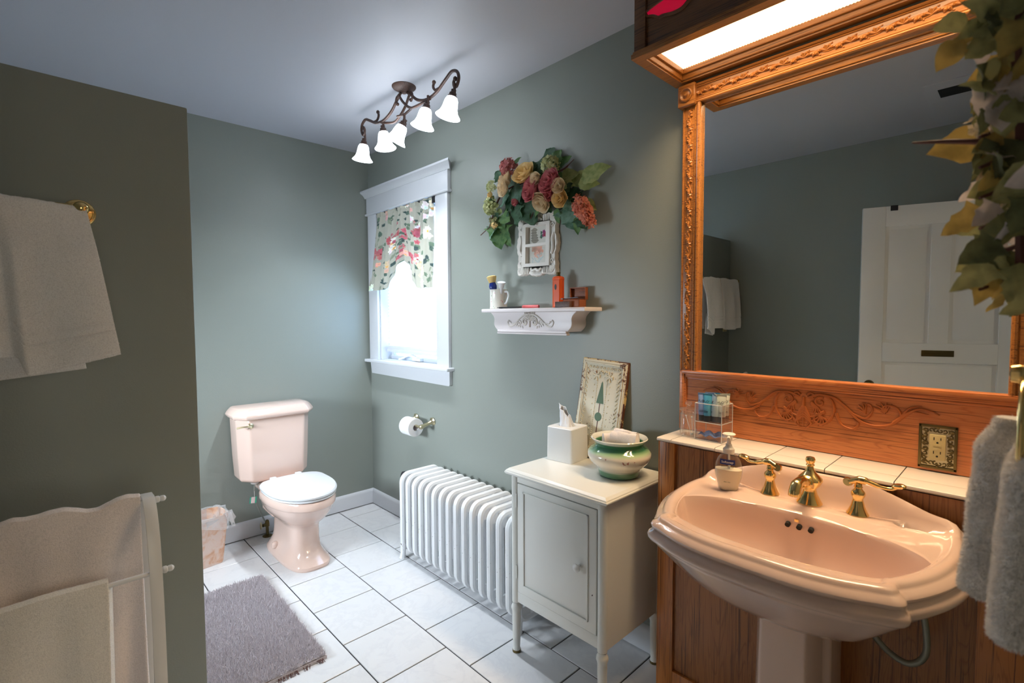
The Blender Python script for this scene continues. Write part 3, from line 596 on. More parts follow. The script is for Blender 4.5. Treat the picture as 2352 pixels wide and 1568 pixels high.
# toilet paper
tpz = .715
th = thing('paper_holder', 'polished brass toilet paper holder on the wall below the window', 'toilet paper holder', (XW, 2.74, tpz), RW)
for x in (-.085, .105):
    MB().lathe([(.001, 0), (.026, 0), (.028, .004), (.020, .010), (.013, .018), (.011, .045), (.012, .075), (.015, .085), (.015, .10), (.009, .106), (.001, .107)], 16).build('post', M['brass_dull'], th, loc=(x, 0, .03), rot=(radians(90+14), 0, 0))
MB().cyl((-.085, -.09, .005), (.105, -.09, .005), .008).build('roller', M['brass_dull'], th)
tr = thing('toilet_paper_roll', 'white toilet paper roll on the brass holder', 'toilet paper', (XW-.09, 2.74, tpz+.005), RW)
MB().loft([[(x, r*cos(a*pi/16), r*sin(a*pi/16)) for a in range(32)] for x, r in ((-.055, .020), (-.055, .056), (-.053, .058), (.053, .058), (.055, .056), (.055, .020), (-.055, .020))], cap0=False, cap1=False).build('roll', M['paper'], tr, loc=(-.012, 0, -.012))

# ------------------------------------------------------------------ wall shelf and what stands on it
SZ = 1.452; sh = thing('wall_shelf', 'white wall shelf with a carved scroll front below the picture frame', 'shelf', (XW, 1.665, SZ), RW)
ch = (0, radians(1.0), 0)
MB().box(-.335, .345, -.125, 0, -.018, 0).build('shelf_board', M['shelf'], sh, bevel=.004)
mb = MB(); pts = []
for k in range(13):
    t = k/12; pts.append((.285-.055*t-.018*sin(t*pi*2)*.6, -.018-.092*t))
poly = [(-p[0], p[1]) for p in pts]+[(p[0], p[1]) for p in reversed(pts)]
mb.prism(poly, -.105, -.085); 
sd_ = [(-.105, -.018), (0, -.018), (0, -.11), (-.105, -.11)]
mb.build('front_board', M['shelf'], sh, bevel=.003)
for sx in (-1, 1): MB().loft([[(sx*(p[0]-.002), -.088, p[1]) , (sx*(p[0]-.002), 0, p[1]), (sx*(p[0]-.018), 0, p[1]), (sx*(p[0]-.018), -.088, p[1])] for p in pts]).build('side_bracket', M['shelf'], sh, bevel=.001)
MB().box(-.228, .228, -.110, -.085, -.117, -.106).box(-.232, .232, -.108, -.085, -.126, -.117).build('bottom_bead', M['shelf'], sh, bevel=.003)
def spiral(cx, cz, r0, r1, a0, a1, n=22): return [(cx+(r0+(r1-r0)*k/n)*cos(radians(a0+(a1-a0)*k/n)), cz+(r0+(r1-r0)*k/n)*sin(radians(a0+(a1-a0)*k/n))) for k in range(n+1)]
def scroll(mb, pts2, r0, r1, y, sx=1):
    n = len(pts2); mb.tube([(sx*p[0], y, p[1]) for p in pts2], [r0+(r1-r0)*k/(n-1) for k in range(n)], 6)
mb = MB()
for sx in (-1, 1):
    scroll(mb, spiral(.030, -.066, .026, .004, 170, -330), .0045, .003, -.106, sx)
    scroll(mb, spiral(.030, -.066, .018, .003, 150, -300), .003, .002, -.108, sx)
    scroll(mb, spiral(.068, -.072, .018, .003, -20, 320), .004, .0025, -.106, sx)
    scroll(mb, [(p[0], p[2]) for p in catmull([(.008, 0, -.03), (.04, 0, -.034), (.075, 0, -.055), (.11, 0, -.082), (.140, 0, -.086), (.152, 0, -.068), (.145, 0, -.058), (.138, 0, -.066)], 5)], .0045, .003, -.106, sx)
    scroll(mb, [(p[0], p[2]) for p in catmull([(.07, 0, -.07), (.10, 0, -.072), (.125, 0, -.074), (.132, 0, -.062)], 4)], .003, .002, -.107, sx)
    for k in range(4): scroll(mb, [(.004+.004*k, -.05), (.008+.008*k, -.03), (.006+.009*k, -.018)], .003, .002, -.107, sx)
    for k in range(5): scroll(mb, [(.05+.012*k, -.085+.002*k), (.046+.015*k, -.097+.004*k)], .003, .0015, -.106, sx)
mb.ball((0, -.107, -.026), .006, 8); mb.tube([(0, -.107, -.09), (0, -.107, -.035)], [.006, .003], 6)
mb.build('scroll_carving', M['antique'], sh)
def onshelf(name, label, cat, x, y, rz=0): return thing(name, label, cat, (XW+y, 1.665-x, SZ), RW+rz)
mg = onshelf('shaving_mug', 'white china shaving mug with pink roses at the left of the shelf', 'mug', -.255, -.075)
MB().loft([[(r*cos(a*pi/12), r*sin(a*pi/12), z) for a in range(24)] for r, z in ((.044, 0), (.047, .003), (.045, .010), (.0455, .095), (.0475, .100), (.0445, .100), (.042, .09), (.041, .012), (.01, .01))]).build('mug_body', (m := mat('mug_china', lin(228, 226, 216), .15)), mg)
gn = None; f = noise_n(m, coords(m), 60, 3, .6); zz = coords(m)
L(m, ramp(m, f, [(0, lin(206, 120, 140)), (.33, lin(214, 150, 160)), (.36, lin(228, 226, 216)), (.66, lin(228, 226, 216)), (.69, lin(150, 170, 150)), (1, lin(150, 160, 140))]), P(m).inputs['Base Color'])
MB().tube(catmull([(.044, 0, .088), (.066, 0, .086), (.073, 0, .065), (.062, 0, .040), (.056, 0, .030), (.044, 0, .026)], 5), .0055, 8, flat=.7).build('handle', M['seat'], mg)
br = onshelf('shaving_brush', 'navy handled shaving brush with pale bristles standing in the mug', 'brush', -.272, -.078); br.location.z += .012
br.rotation_euler = (radians(4), radians(-8), RW)
MB().lathe([(.012, .01), (.013, .08), (.019, .095), (.021, .108), (.017, .122), (.016, .126)], 16).build('handle', M['navy'], br)
MB().lathe([(.017, .126), (.022, .14), (.026, .155), (.026, .158), (.018, .162), (.001, .163)], 18).build('bristles', M['bristle'], br)
br2 = onshelf('porcelain_stopper', 'small white flared porcelain handle leaning out of the mug', 'handle', -.235, -.078); br2.location.z += .015; br2.rotation_euler = (radians(10), radians(14), RW)
MB().lathe([(.006, 0), (.008, .09), (.014, .10), (.015, .112), (.021, .122), (.022, .125), (.018, .127), (.001, .125)], 16).build('stopper', M['seat'], br2)
bk = onshelf('black_comb', 'thin black barber comb lying on the wall shelf', 'comb', -.150, -.095, radians(3))
mb = MB(); mb.box(-.072, .072, -.006, .010, .003, .009)
for k in range(34): mb.box(-.070+.0041*k, -.0678+.0041*k, -.020, -.006, .004, .0075)
mb.build('comb', M['black'], bk)
pk = onshelf('coral_razor_case', 'coral pink cylindrical case lying behind the black comb', 'case', -.045, -.055, radians(4))
MB().lathe([(.001, 0), (.007, .001), (.0085, .004), (.0085, .10), (.007, .104), (.001, .105)], 12).build('tube_case', M['pinkp'], pk, loc=(-.05, 0, .0085), rot=(0, radians(90), 0))
ot = onshelf('orange_tin', 'tall orange octagonal talc tin with a gold cap on the shelf', 'tin', .145, -.065, radians(12))
def octr(h, z, c=.42): return [(h*.72*x, h*.55*y, z*.86) for x, y in ((-1+c, -1), (1-c, -1), (1, -1+c), (1, 1-c), (1-c, 1), (-1+c, 1), (-1, 1-c), (-1, -1+c))]
MB().loft([octr(.034, 0), octr(.035, .002), octr(.035, .006), octr(.034, .008), octr(.034, .148), octr(.0355, .150), octr(.0355, .156), octr(.034, .158), octr(.033, .163), octr(.024, .168)]).build('tin_body', M['orange'], ot, smooth=False)
MB().lathe([(.011, .144), (.011, .148), (.0095, .149), (.0095, .158), (.0105, .159), (.0105, .163), (.001, .163)], 18).build('shaker_cap', M['brassd'], ot)
MB().loft([[(.005*cos(a*pi/8)-.004, -.0200, .095+.013*sin(a*pi/8)) for a in range(16)], [(.005*cos(a*pi/8)-.004, -.0180, .095+.013*sin(a*pi/8)) for a in range(16)]]).build('oval_label', M['black'], ot)
wx = onshelf('wooden_box', 'small open wooden hinged box at the right end of the shelf', 'box', .245, -.07, radians(6))
mb = MB(); hx, hy, hz, t = .042, .030, .034, .004
mb.box(-hx, hx, -hy, hy, 0, t).box(-hx, -hx+t, -hy, hy, 0, hz).box(hx-t, hx, -hy, hy, 0, hz).box(-hx, hx, -hy, -hy+t, 0, hz).box(-hx, hx, hy-t, hy, 0, hz); mb.build('box_base', M['boxwood'], wx, bevel=.0008)
mb = MB(); mb.box(-hx, hx, hy+.012, hy+.016, hz, hz+.056).box(-hx, -hx+t, hy-.006, hy+.016, hz, hz+.056).box(hx-t, hx, hy-.006, hy+.016, hz, hz+.056).box(-hx, hx, hy-.006, hy+.016, hz, hz+t).box(-hx, hx, hy-.006, hy+.016, hz+.052, hz+.056); mb.build('open_lid', M['boxwood'], wx, bevel=.0008)
mb = MB(); mb.box(-hx-.03, hx-.035, -hy-.02, -hy-.002, 0, .026); mb.build('tin_case', M['iron'], wx, bevel=.003)
rz_ = onshelf('safety_razor', 'silver razor lying across the open wooden box', 'razor', .235, -.085, 0); rz_.location.z += .036
MB().cyl((-.03, 0, .004), (.035, .01, .006), .0035, n=8).box(-.042, -.030, -.018, .018, .0, .005).build('razor_body', M['chrome'], rz_)

# ------------------------------------------------------------------ ornate picture frame
fr = thing('picture_frame', 'ornate white resin frame with two panes of floral prints', 'picture frame', (XW, 1.70, 1.765), RW)
fr.rotation_euler = (0, radians(1.2), RW)
fw, fh = .128, .146
mb = MB(); oc = []; n_ = 120
def edge_pt(t):   # walk rectangle outline with wavy relief
    per = [(-fw, -fh), (fw, -fh), (fw, fh), (-fw, fh)]; s_ = (t*4) % 4; i = int(s_); f = s_-i; a, b = per[i], per[(i+1) % 4]
    x, z = a[0]+(b[0]-a[0])*f, a[1]+(b[1]-a[1])*f; nx, nz_ = [(0, -1), (1, 0), (0, 1), (-1, 0)][i]
    w_ = .005*abs(sin(f*pi*9))+.006*math.exp(-((f-.5)/.12)**2)-.006*math.exp(-((abs(f-.5)-.22)/.08)**2); return (x+nx*w_, z+nz_*w_)
per = [edge_pt(k/n_) for k in range(n_)]
def inner(k, s_): p = per[k]; return (max(-fw*s_, min(fw*s_, p[0])), max(-fh*s_*1.03, min(fh*s_*1.03, p[1])))
rings = [[(p[0], 0, p[1]) for p in per], [(p[0], -.020, p[1]) for p in per], [(p[0]*.97, -.025, p[1]*.97) for p in per], [(p[0]*.86, -.019, p[1]*.88) for p in per], [(inner(k, .72)[0], -.017, inner(k, .76)[1]) for k in range(n_)]]
mb.loft(rings, cap1=False); mb.build('outer_moulding', M['resin'], fr)
mb = MB()
for q in ((-.068, .068, .090, .106), (-.068, .068, -.106, -.090), (-.068, .068, -.008, .006)): mb.box(q[0], q[1], -.030, -.002, q[2], q[3])
for q in ((-.092, -.068), (.068, .092)): mb.box(q[0], q[1], -.030, -.002, -.106, .106)
mb.build('inner_bars', M['resin'], fr)
mb = MB()
for cx in (-1, 1):
    for cz in (-1, 1):
        for k in range(7):
            a = radians(10+k*13); p0 = (cx*.090, -.022, cz*.106); p1 = (cx*(.090+.036*cos(a)), -.023, cz*(.104+.038*sin(a))); mb.tube([p0, p1], [.002, .0042], 6)
        scroll(mb, spiral(cx*.104, cz*.085, .012, .003, 0, 400*cx), .003, .002, -.024)
for cz in (-1, 1):
    mb.tube(catmull([(-.035, -.022, cz*.115), (-.02, -.026, cz*.126), (0, -.027, cz*.120), (.02, -.026, cz*.128), (.035, -.022, cz*.115)], 4), .006, 6)
    for k in range(8): x = -.08+.01*k if k < 4 else .01*k+.01-.0; mb.tube([(x, -.023, cz*.110), (x*1.08, -.024, cz*.140)], [.003, .0045], 6)
for cx in (-1, 1):
    mb.tube(catmull([(cx*.100, -.022, -.05), (cx*.112, -.026, -.02), (cx*.106, -.024, .02), (cx*.114, -.022, .05)], 4), .007, 6)
mb.build('leaf_relief', M['resin'], fr)
M['art'] = vcol('printed_card', .5)
def art(rng, Wd, Hd):
    out = []
    for k in range(9): out.append(('b', (Wd*rng.uniform(.70, .90), Hd*rng.uniform(.30, .62), rng.uniform(3, 7), rng.choice([lin(130, 40, 80), lin(150, 60, 110), lin(160, 50, 70)]), 5, .3, 0)))
    for k in range(5): out.append(('l', (Wd*.68, Hd*rng.uniform(.3, .6), 12, rng.uniform(2, 4), lin(70, 110, 90))))
    for k in range(9): out.append(('l', (Wd*.12, Hd*(.2+k*.07), rng.uniform(20, 38), rng.uniform(-.05, .05), lin(150, 144, 130)))) if k % 2 == 0 else None
    return [o_ for o_ in out if o_]
def art2(rng, Wd, Hd):
    out = [('b', (Wd*.5, Hd*.3, 22, lin(214, 160, 140), 7, .3, 0)), ('b', (Wd*.3, Hd*.12, 14, lin(190, 150, 130), 5, .3, 0))]
    for k in range(10): out.append(('b', (Wd*rng.uniform(.35, .7), Hd*rng.uniform(.3, .6), rng.uniform(3, 7), rng.choice([lin(214, 150, 130), lin(226, 180, 160), lin(190, 190, 180)]), 5, .4, 0)))
    for k in range(12): out.append(('l', (Wd*rng.uniform(.2, .8), Hd*rng.uniform(.6, .9), 12, rng.uniform(0, 6), lin(196, 206, 204))))
    return out
for z0, z1, a_, nm in ((.004, .092, art, 'upper_print'), (-.092, -.006, art2, 'lower_print')):
    mb = MB(); mb.grid(lambda u, v_: (-.07+.14*u, -.006, z1+(z0-z1)*v_), 90, 60); o = mb.build(nm, M['art'], fr); cprint(o, print_img(90, 60, lin(206, 204, 194), 3, a_), lambda i, co: ((i % 91)/90, (i//91)/60))

# ------------------------------------------------------------------ flower swag over the frame
def leaf_geo(mb, base, dirv, nrm, Ln, Wd_, kind='oval', curl=.25, n=8):
    d = Vector(dirv).normalized(); nn = Vector(nrm); nn = (nn-d*nn.dot(d)).normalized(); s_ = d.cross(nn); B = Vector(base)
    vs = []; fs = []; nl = 10; ncol = 7; sd = random.random()*9
    for j in range(nl+1):
        t = j/nl
        if kind == 'ivy': wdt = Wd_*(.55*sin(pi*min(1, t*1.25))**.6 if t < .8 else .55*sin(pi)**.6)+Wd_*.34*math.exp(-((t-.28)/.10)**2)+Wd_*.16*math.exp(-((t-.60)/.07)**2)*1.0; wdt = Wd_*(.44*math.sqrt(max(0, sin(pi*t)))+.30*math.exp(-((t-.22)/.09)**2)+.14*math.exp(-((t-.55)/.07)**2))*(1-.35*t)
        else: wdt = Wd_*.5*(sin(pi*t**.8)**.8 if 0 < t < 1 else 0)
        for i in range(ncol):
            u = (i/(ncol-1)-.5)*2; ser = 1+.06*sin(t*30+sd)*(abs(u) > .9)
            p = B+d*(Ln*t)+s_*(u*wdt*ser)+nn*(Ln*(-curl*t*t+.14*abs(u)*wdt/Wd_*2*.5)+.06*Wd_*sin(t*11+u*3+sd)*abs(u)); vs.append(p)
    for j in range(nl):
        for i in range(ncol-1): k = j*ncol+i; fs.append((k, k+1, k+ncol+1, k+ncol))
    mb.add(vs, fs)
def rose_geo(mb, c, axis, R, layers=5, open_=1.0):
    A = Vector(axis).normalized(); X = A.orthogonal().normalized(); Y = A.cross(X); C_ = Vector(c); rnd = random.random()*6
    for L_ in range(layers):
        f = (L_+1)/layers; npet = 3+L_//2; r0 = R*(.12+.55*f*.6)
        for k in range(npet):
            a0 = rnd+k*2*pi/npet+L_*.8; span = 2*pi/npet*1.25
            vs = []; nu_, nv_ = 7, 6
            for j in range(nv_+1):
                v_ = j/nv_
                for i in range(nu_+1):
                    u = i/nu_; a = a0+(u-.5)*span; edge = 1-.35*abs(2*u-1)**2.2
                    h = R*(.95-.30*f)*v_*edge; fl_ = R*(.10+.62*f*open_)*(.35+.65*sin(v_*pi/2))+R*.22*f*max(0, v_-.72)*open_*2
                    p = C_+A*(h-R*.35)+ (X*cos(a)+Y*sin(a))*fl_; vs.append(p)
            fs = [(j*(nu_+1)+i, j*(nu_+1)+i+1, (j+1)*(nu_+1)+i+1, (j+1)*(nu_+1)+i) for j in range(nv_) for i in range(nu_)]
            mb.add(vs, fs)
def floret_geo(mb, c, axis, R, n, fl=.22, sq=1.0, drop=None):
    rng = random.Random(int(abs(c[0])*9999)+n)
    for k in range(n):
        d = Vector((rng.gauss(0, 1), rng.gauss(0, 1), rng.gauss(0, 1))).normalized()
        if d.dot(Vector(axis)) < -.3: d = -d
        p = Vector(c)+d*R*rng.uniform(.75, 1)
        if drop: t = rng.random(); p = Vector(c)+Vector(drop)*t+d*R*(1-.55*t)*rng.uniform(.75, 1)
        X = d.orthogonal().normalized(); Y = d.cross(X); a0 = rng.random()*6; s_ = R*fl*rng.uniform(.8, 1.3)
        for q in range(4):
            a = a0+q*pi/2; e = X*cos(a)+Y*sin(a); f_ = d.cross(e)
            mb.add([p, p+e*s_*.6+f_*s_*.45+d*s_*.3, p+e*s_*1.15+d*s_*.45, p+e*s_*.6-f_*s_*.45+d*s_*.3], [(0, 1, 2, 3)])
sg = thing('flower_swag', 'silk rose and hydrangea swag on the wall above the picture frame', 'flower arrangement', (XW, 1.70, 2.0), RW)
S_ = .00318
def sw(px, py, d=.05):      # photographed spot -> point at distance d in front of the wall, in the swag's own frame
    v_ = R2*((px-1176)/1142)+U2*(-(py-784)/1142)+F; t = (XW-d)/v_.x; return (1.70-v_.y*t, -d, H+v_.z*t-2.0)
# pixel layout of the photographed swag converted to metres on the wall plane
rng = random.Random(3)
def FL(kind, px, py, R, col, d=.07, ax=(0, -1, .15), n=0, drop=None, nm=None, lay=5, op=1.0):
    mb = MB(); c = sw(px, py, d)
    if kind == 'rose': rose_geo(mb, c, ax, R*1.5, lay, op)
    else: floret_geo(mb, c, ax, R*1.1, n or 80, .34, drop=drop)
    mb.build(nm or ('rose' if kind == 'rose' else 'hydrangea_cluster'), PET[col], sg)
FL('rose', 1265, 418, .050, 'rose', .10, (-.1, -1, .3), lay=6); FL('rose', 1222, 436, .050, 'rose', .09, (-.3, -1, .1), lay=6); FL('rose', 1205, 400, .050, 'yellow', .085, (.1, -1, .6), lay=4)
FL('rose', 1161, 415, .044, 'cream', .085, (-.4, -1, .4)); FL('rose', 1157, 432, .036, 'cream', .10, (-.3, -1, .0)); FL('rose', 1231, 411, .026, 'cream', .11, (0, -1, 0)); FL('rose', 1284, 427, .028, 'cream', .115, (.2, -1, 0))
FL('rose', 1288, 456, .034, 'yellow', .095, (.1, -1, -.05)); FL('rose', 1245, 463, .042, 'cream', .08, (-.1, -.8, -.5), lay=4); FL('rose', 1184, 464, .028, 'rose', .08, (-.2, -1, -.4), lay=3, op=.5); FL('rose', 1262, 447, .032, 'rose', .09, (0, -1, -.3), lay=3, op=.7)
FL('h', 1170, 386, .040, 'dusty', .07); FL('h', 1265, 380, .038, 'green', .07); FL('h', 1130, 472, .040, 'green', .06, drop=(-.02, 0, -.02)); FL('h', 1334, 470, .040, 'coral', .07, n=130, drop=(.055, 0, -.085))
FL('h', 1130, 430, .028, 'green', .06, n=30); FL('h', 1140, 505, .032, 'olive', .06, n=40, drop=(-.01, 0, -.03)); FL('h', 1136, 518, .016, 'yellow', .08, n=24); FL('rose', 1126, 448, .020, 'yellow', .06, (-.5, -1, .1), lay=3)
LV = [(1262, 365, 120, 34, 0), (1240, 385, 150, 28, 0), (1252, 395, 200, 24, 1), (1275, 372, 60, 26, 1), (1182, 378, 50, 22, 1), (1148, 405, 130, 22, 0), (1188, 440, 200, 40, 3), (1158, 452, 190, 34, 3), (1205, 452, 265, 36, 0), (1190, 480, 260, 38, 0),
      (1214, 478, 290, 40, 0), (1168, 470, 220, 34, 0), (1132, 455, 250, 20, 1), (1122, 462, 200, 20, 1), (1138, 495, 230, 26, 0), (1150, 505, 300, 26, 1), (1150, 528, 275, 46, 1), (1134, 530, 250, 38, 0), (1162, 545, 300, 26, 1), (1160, 498, 330, 26, 1), (1130, 545-20, 195, 34, 3),
      (1250, 452, 310, 34, 0), (1258, 470, 300, 22, 0), (1283, 470, 200, 26, 3), (1300, 468, 320, 26, 3), (1308, 484, 285, 40, 3), (1280, 486, 270, 24, 1), (1296, 410, 5, 40, 2), (1298, 425, 350, 30, 2), (1325, 418, 15, 40, 2), (1352, 411, 20, 50, 2), (1340, 424, 355, 34, 2),
      (1300, 450, 330, 26, 0), (1312, 448, 20, 22, 0), (1310, 470, 250, 20, 1), (1338, 502, 300, 24, 0), (1330, 505, 262, 28, 1), (1350, 465, 320, 26, 2), (1290, 380, 30, 28, 1), (1300, 440, 40, 22, 0), (1225, 380, 160, 24, 0), (1272, 400, 340, 26, 1),
      (1175, 425, 10, 26, 3), (1230, 470, 250, 30, 1), (1215, 490, 240, 20, 1), (1146, 486, 170, 22, 2), (1205, 470, 330, 24, 1), (1320, 455, 300, 26, 0), (1160, 440, 160, 22, 1)]
for i, (px, py, ang, sz, k) in enumerate(LV):
    mb = MB(); a = radians(ang); c = sw(px-cos(a)*sz*.35, py+sin(a)*sz*.35, rng.uniform(.025, .065)); kd = 'ivy' if (sz > 30 and k != 2) or k < 2 and i % 2 else 'oval'
    leaf_geo(mb, c, (cos(a), rng.uniform(-.25, .15), sin(a)), (rng.uniform(-.35, .35), -1, rng.uniform(.1, .6)), sz*.0029, sz*.0029*(1.15 if kd == 'ivy' else .62), kd, .25); mb.build('leaf', LF[k], sg)
mb = MB()
mb.tube(catmull([sw(1125, 520, .03), sw(1150, 450, .03), sw(1200, 420, .03), sw(1262, 410, .03), sw(1310, 440, .03), sw(1350, 490, .03)], 6), .005, 6)
mb.tube(catmull([sw(1270, 400, .05), sw(1295, 388, .06), sw(1312, 372, .06), sw(1318, 366, .06)], 5), [.004]*8+[.002]*8, 5).tube(catmull([sw(1130, 515, .06), sw(1117, 528, .07), sw(1104, 540, .07)], 5), .0025, 5)
mb.tube(catmull([sw(1230, 470, .05), sw(1222, 495, .06), sw(1213, 510, .05)], 5), .002, 5).tube(catmull([sw(1170, 390, .05), sw(1186, 405, .05), sw(1195, 418, .04)], 4), .003, 5)
mb.build('stem', M['stem'], sg)

# ------------------------------------------------------------------ ceiling light
cl = thing('ceiling_light', 'five-light bronze scroll ceiling fixture with white bell shades', 'ceiling light', (1.42, 2.295, ZC), RW)
MB().lathe([(.001, -.034), (.012, -.034), (.018, -.026), (.040, -.018), (.058, -.008), (.062, -.003), (.062, 0)], 32).build('canopy', M['iron'], cl)
mb = MB(); r_ = .0075
def arm(sx, y):
    return catmull([(sx*.012, y, -.030), (sx*.05, y, -.055), (sx*.11, y, -.098), (sx*.19, y, -.120), (sx*.27, y, -.112), (sx*.345, y, -.078), (sx*.395, y, -.058), (sx*.435, y, -.072), (sx*.447, y, -.105), (sx*.430, y, -.135), (sx*.412, y, -.128), (sx*.410, y, -.108), (sx*.420, y, -.100)], 6)
for sx in (-1, 1):
    y = .012*sx
    mb.tube(arm(sx, y), [r_]*66+[r_*.9]*7, 8); mb.ball((sx*.421, y, -.099), .0105, 8)
    mb.tube(catmull([(sx*.30, y, -.100), (sx*.262, y, -.098), (sx*.245, y, -.078), (sx*.252, y, -.060)], 5), r_*.85, 8); mb.ball((sx*.252, y, -.058), .010, 8)
    mb.tube(catmull([(-sx*.02, y*-1.5, -.045), (sx*.02, -y*1.5, -.09), (sx*.07, -y, -.130), (sx*.13, -y, -.142), (sx*.22, y, -.125)], 6), r_*.9, 8)
    mb.tube(catmull([(sx*.03, y, -.035), (sx*.055, y, -.045), (sx*.060, y, -.070), (sx*.045, y, -.078)], 5), r_*.8, 8); mb.ball((sx*.045, y, -.078), .009, 8)
mb.tube([(-.07, 0, -.130), (0, 0, -.142), (.07, 0, -.130)], r_*.8, 8); mb.build('scroll_arms', M['iron'], cl)
sh_m = emis('frosted_bell_glass', C_BULB, E_SHADE, (.9, .9, .9))
BL = [(-.430, -.130, .030, -.05, radians(7), radians(-3)), (-.218, -.118, 0, 0, radians(-6), radians(4)), (0, -.140, 0, -.03, radians(24), radians(-17)), (.218, -.118, 0, -.01, radians(10), radians(-9)), (.430, -.130, 0, -.02, radians(10), radians(-10))]
bell = [(.017, 0), (.024, -.004), (.030, -.016), (.033, -.034), (.036, -.054), (.043, -.073), (.055, -.088), (.058, -.092)]
for i, (x, z, dx, dy, ty, tx) in enumerate(BL):
    st = MB(); st.tube([(x, 0, z+.004), (x, 0, z-.045)], .0065, 8); 
    if i != 1: st.tube([(x, 0, z-.043), (x-.012, -.004, z-.043)], .005, 6)
    st.build('drop_rod', M['iron'], cl)
    R_ = Euler((tx, ty, 0)).to_matrix().to_4x4(); bx_, bz = x-.016*(i != 1), z-.048
    sk = MB(); sk.T = Matrix.Translation((bx_, 0, bz)) @ R_; sk.lathe([(.008, .030), (.012, .028), (.011, .018), (.017, .012), (.016, .006), (.023, -.004), (.022, -.010)], 18).build('socket_cup', M['iron'], cl)
    gl = MB(); gl.T = Matrix.Translation((bx_, 0, bz-.004)) @ R_; gl.lathe(bell, 28, cap=False); gl.lathe([(r-.003, zz_+.0005) for r, zz_ in reversed(bell)], 28, cap=False)
    g_ = gl.build('bell_shade', sh_m, cl, merge=True)
    l = bpy.data.lights.new('bulb', 'POINT'); l.energy = P_BULB; l.color = C_BULB; l.shadow_soft_size = .014
    lo = bpy.data.objects.new('bulb', l); COL.objects.link(lo); lo.parent = cl; lo.location = tuple(Matrix.Translation((bx_, 0, bz-.004)) @ R_ @ Vector((0, 0, -.022)))

# ------------------------------------------------------------------ wainscot, ledge, backsplash, mirror, light box
wa = thing('oak_wainscot', 'oak paneled half wall behind the pink pedestal sink', 'wood paneling', (1.612, .43, 0), RW)    # local x: -.49 (left end Y=.92) .. .49
def wl(Y): return .43-Y
x0, x1 = wl(.920), wl(YF)
MB().box(x0, x1, .012, .195, 0, .955).build('core_panel', M['oak'], wa)
for a, b in ((x0, x0+.058), (wl(.072), x1)): MB().box(a, b, 0, .012, 0, .963).build('stile', M['oakd'], wa, bevel=.002)
MB().box(x0+.058, wl(.072), 0, .012, 0, .13).build('bottom_rail', M['oakd'], wa, bevel=.002)
MB().box(x0-.004, x0, .0, .195, 0, .963).build('end_board', M['oakd'], wa)
le = thing('tile_ledge', 'white tiled ledge with dark grout on top of the oak paneling', 'ledge', (1.60, .43, .977), RW)
MB().box(wl(.922), wl(YF), .002, .190, -.014, -.002).build('grout_bed', M['grout'], le)
wt = mat('white_wall_tile', lin(222, 214, 206), .22)
js = [.924, .868, .712, .554, .396, .238, .081]
for k in range(len(js)-1):
    a, b = wl(js[k])+.0012, wl(js[k+1])-.0012
    mb = MB(); mb.loft([[(a, y, z), (b, y, z)] for y, z in ((.062, -.012), (.0, -.012), (-.004, -.008), (-.003, -.003), (.002, 0), (.062, 0))], closed=False, cap0=False, cap1=False)
    mb.add([(a, y, z) for y, z in ((.062, -.012), (.0, -.012), (-.004, -.008), (-.003, -.003), (.002, 0), (.062, 0))], [(0, 1, 2, 3, 4, 5)]); mb.add([(b, y, z) for y, z in ((.062, -.012), (.0, -.012), (-.004, -.008), (-.003, -.003), (.002, 0), (.062, 0))], [(5, 4, 3, 2, 1, 0)])
    mb.build('bullnose_tile', wt, le); MB().box(a, b, .0645, .188, -.012, 0).build('tile', wt, le, bevel=.001)
MB().box(wl(.079), wl(YF), -.002, .19, -.012, 0).build('wood_cap', M['oakd'], le)
MX = 1.79
bs = thing('oak_backsplash', 'oak backsplash board with carved acanthus scroll below the mirror', 'wood panel', (MX, .43, .979), RW)
xb0, xb1 = wl(.932), wl(YF); bh = .226
MB().box(xb0+.02, xb1, -.006, .018, 0, bh-.02).build('board', M['oakh'], bs)
MB().box(xb0, xb0+.026, -.014, .02, 0, bh).box(xb0+.003, xb0+.020, -.018, 0, 0, bh-.003).build('side_moulding', M['oakh'], bs, bevel=.003)
MB().box(xb0, xb1, -.014, .02, bh-.026, bh).box(xb0+.01, xb1, -.020, 0, bh-.013, bh+.001).box(xb0+.026, xb1, -.009, 0, bh-.034, bh-.026).build('top_moulding', M['oakh'], bs, bevel=.003)
mb = MB(); cx0 = wl(.505); cz0 = .150
def sc(sx, pts, r0, r1, y=-.0075):
    mb.tube([(cx0+sx*p[0], y, cz0+p[1]) for p in pts], [1.3*(r0+(r1-r0)*k/(len(pts)-1)) for k in range(len(pts))], 6)
def cr(pts, n=6): return [(p.x, p.z) for p in catmull([(a, 0, b) for a, b in pts], n)]
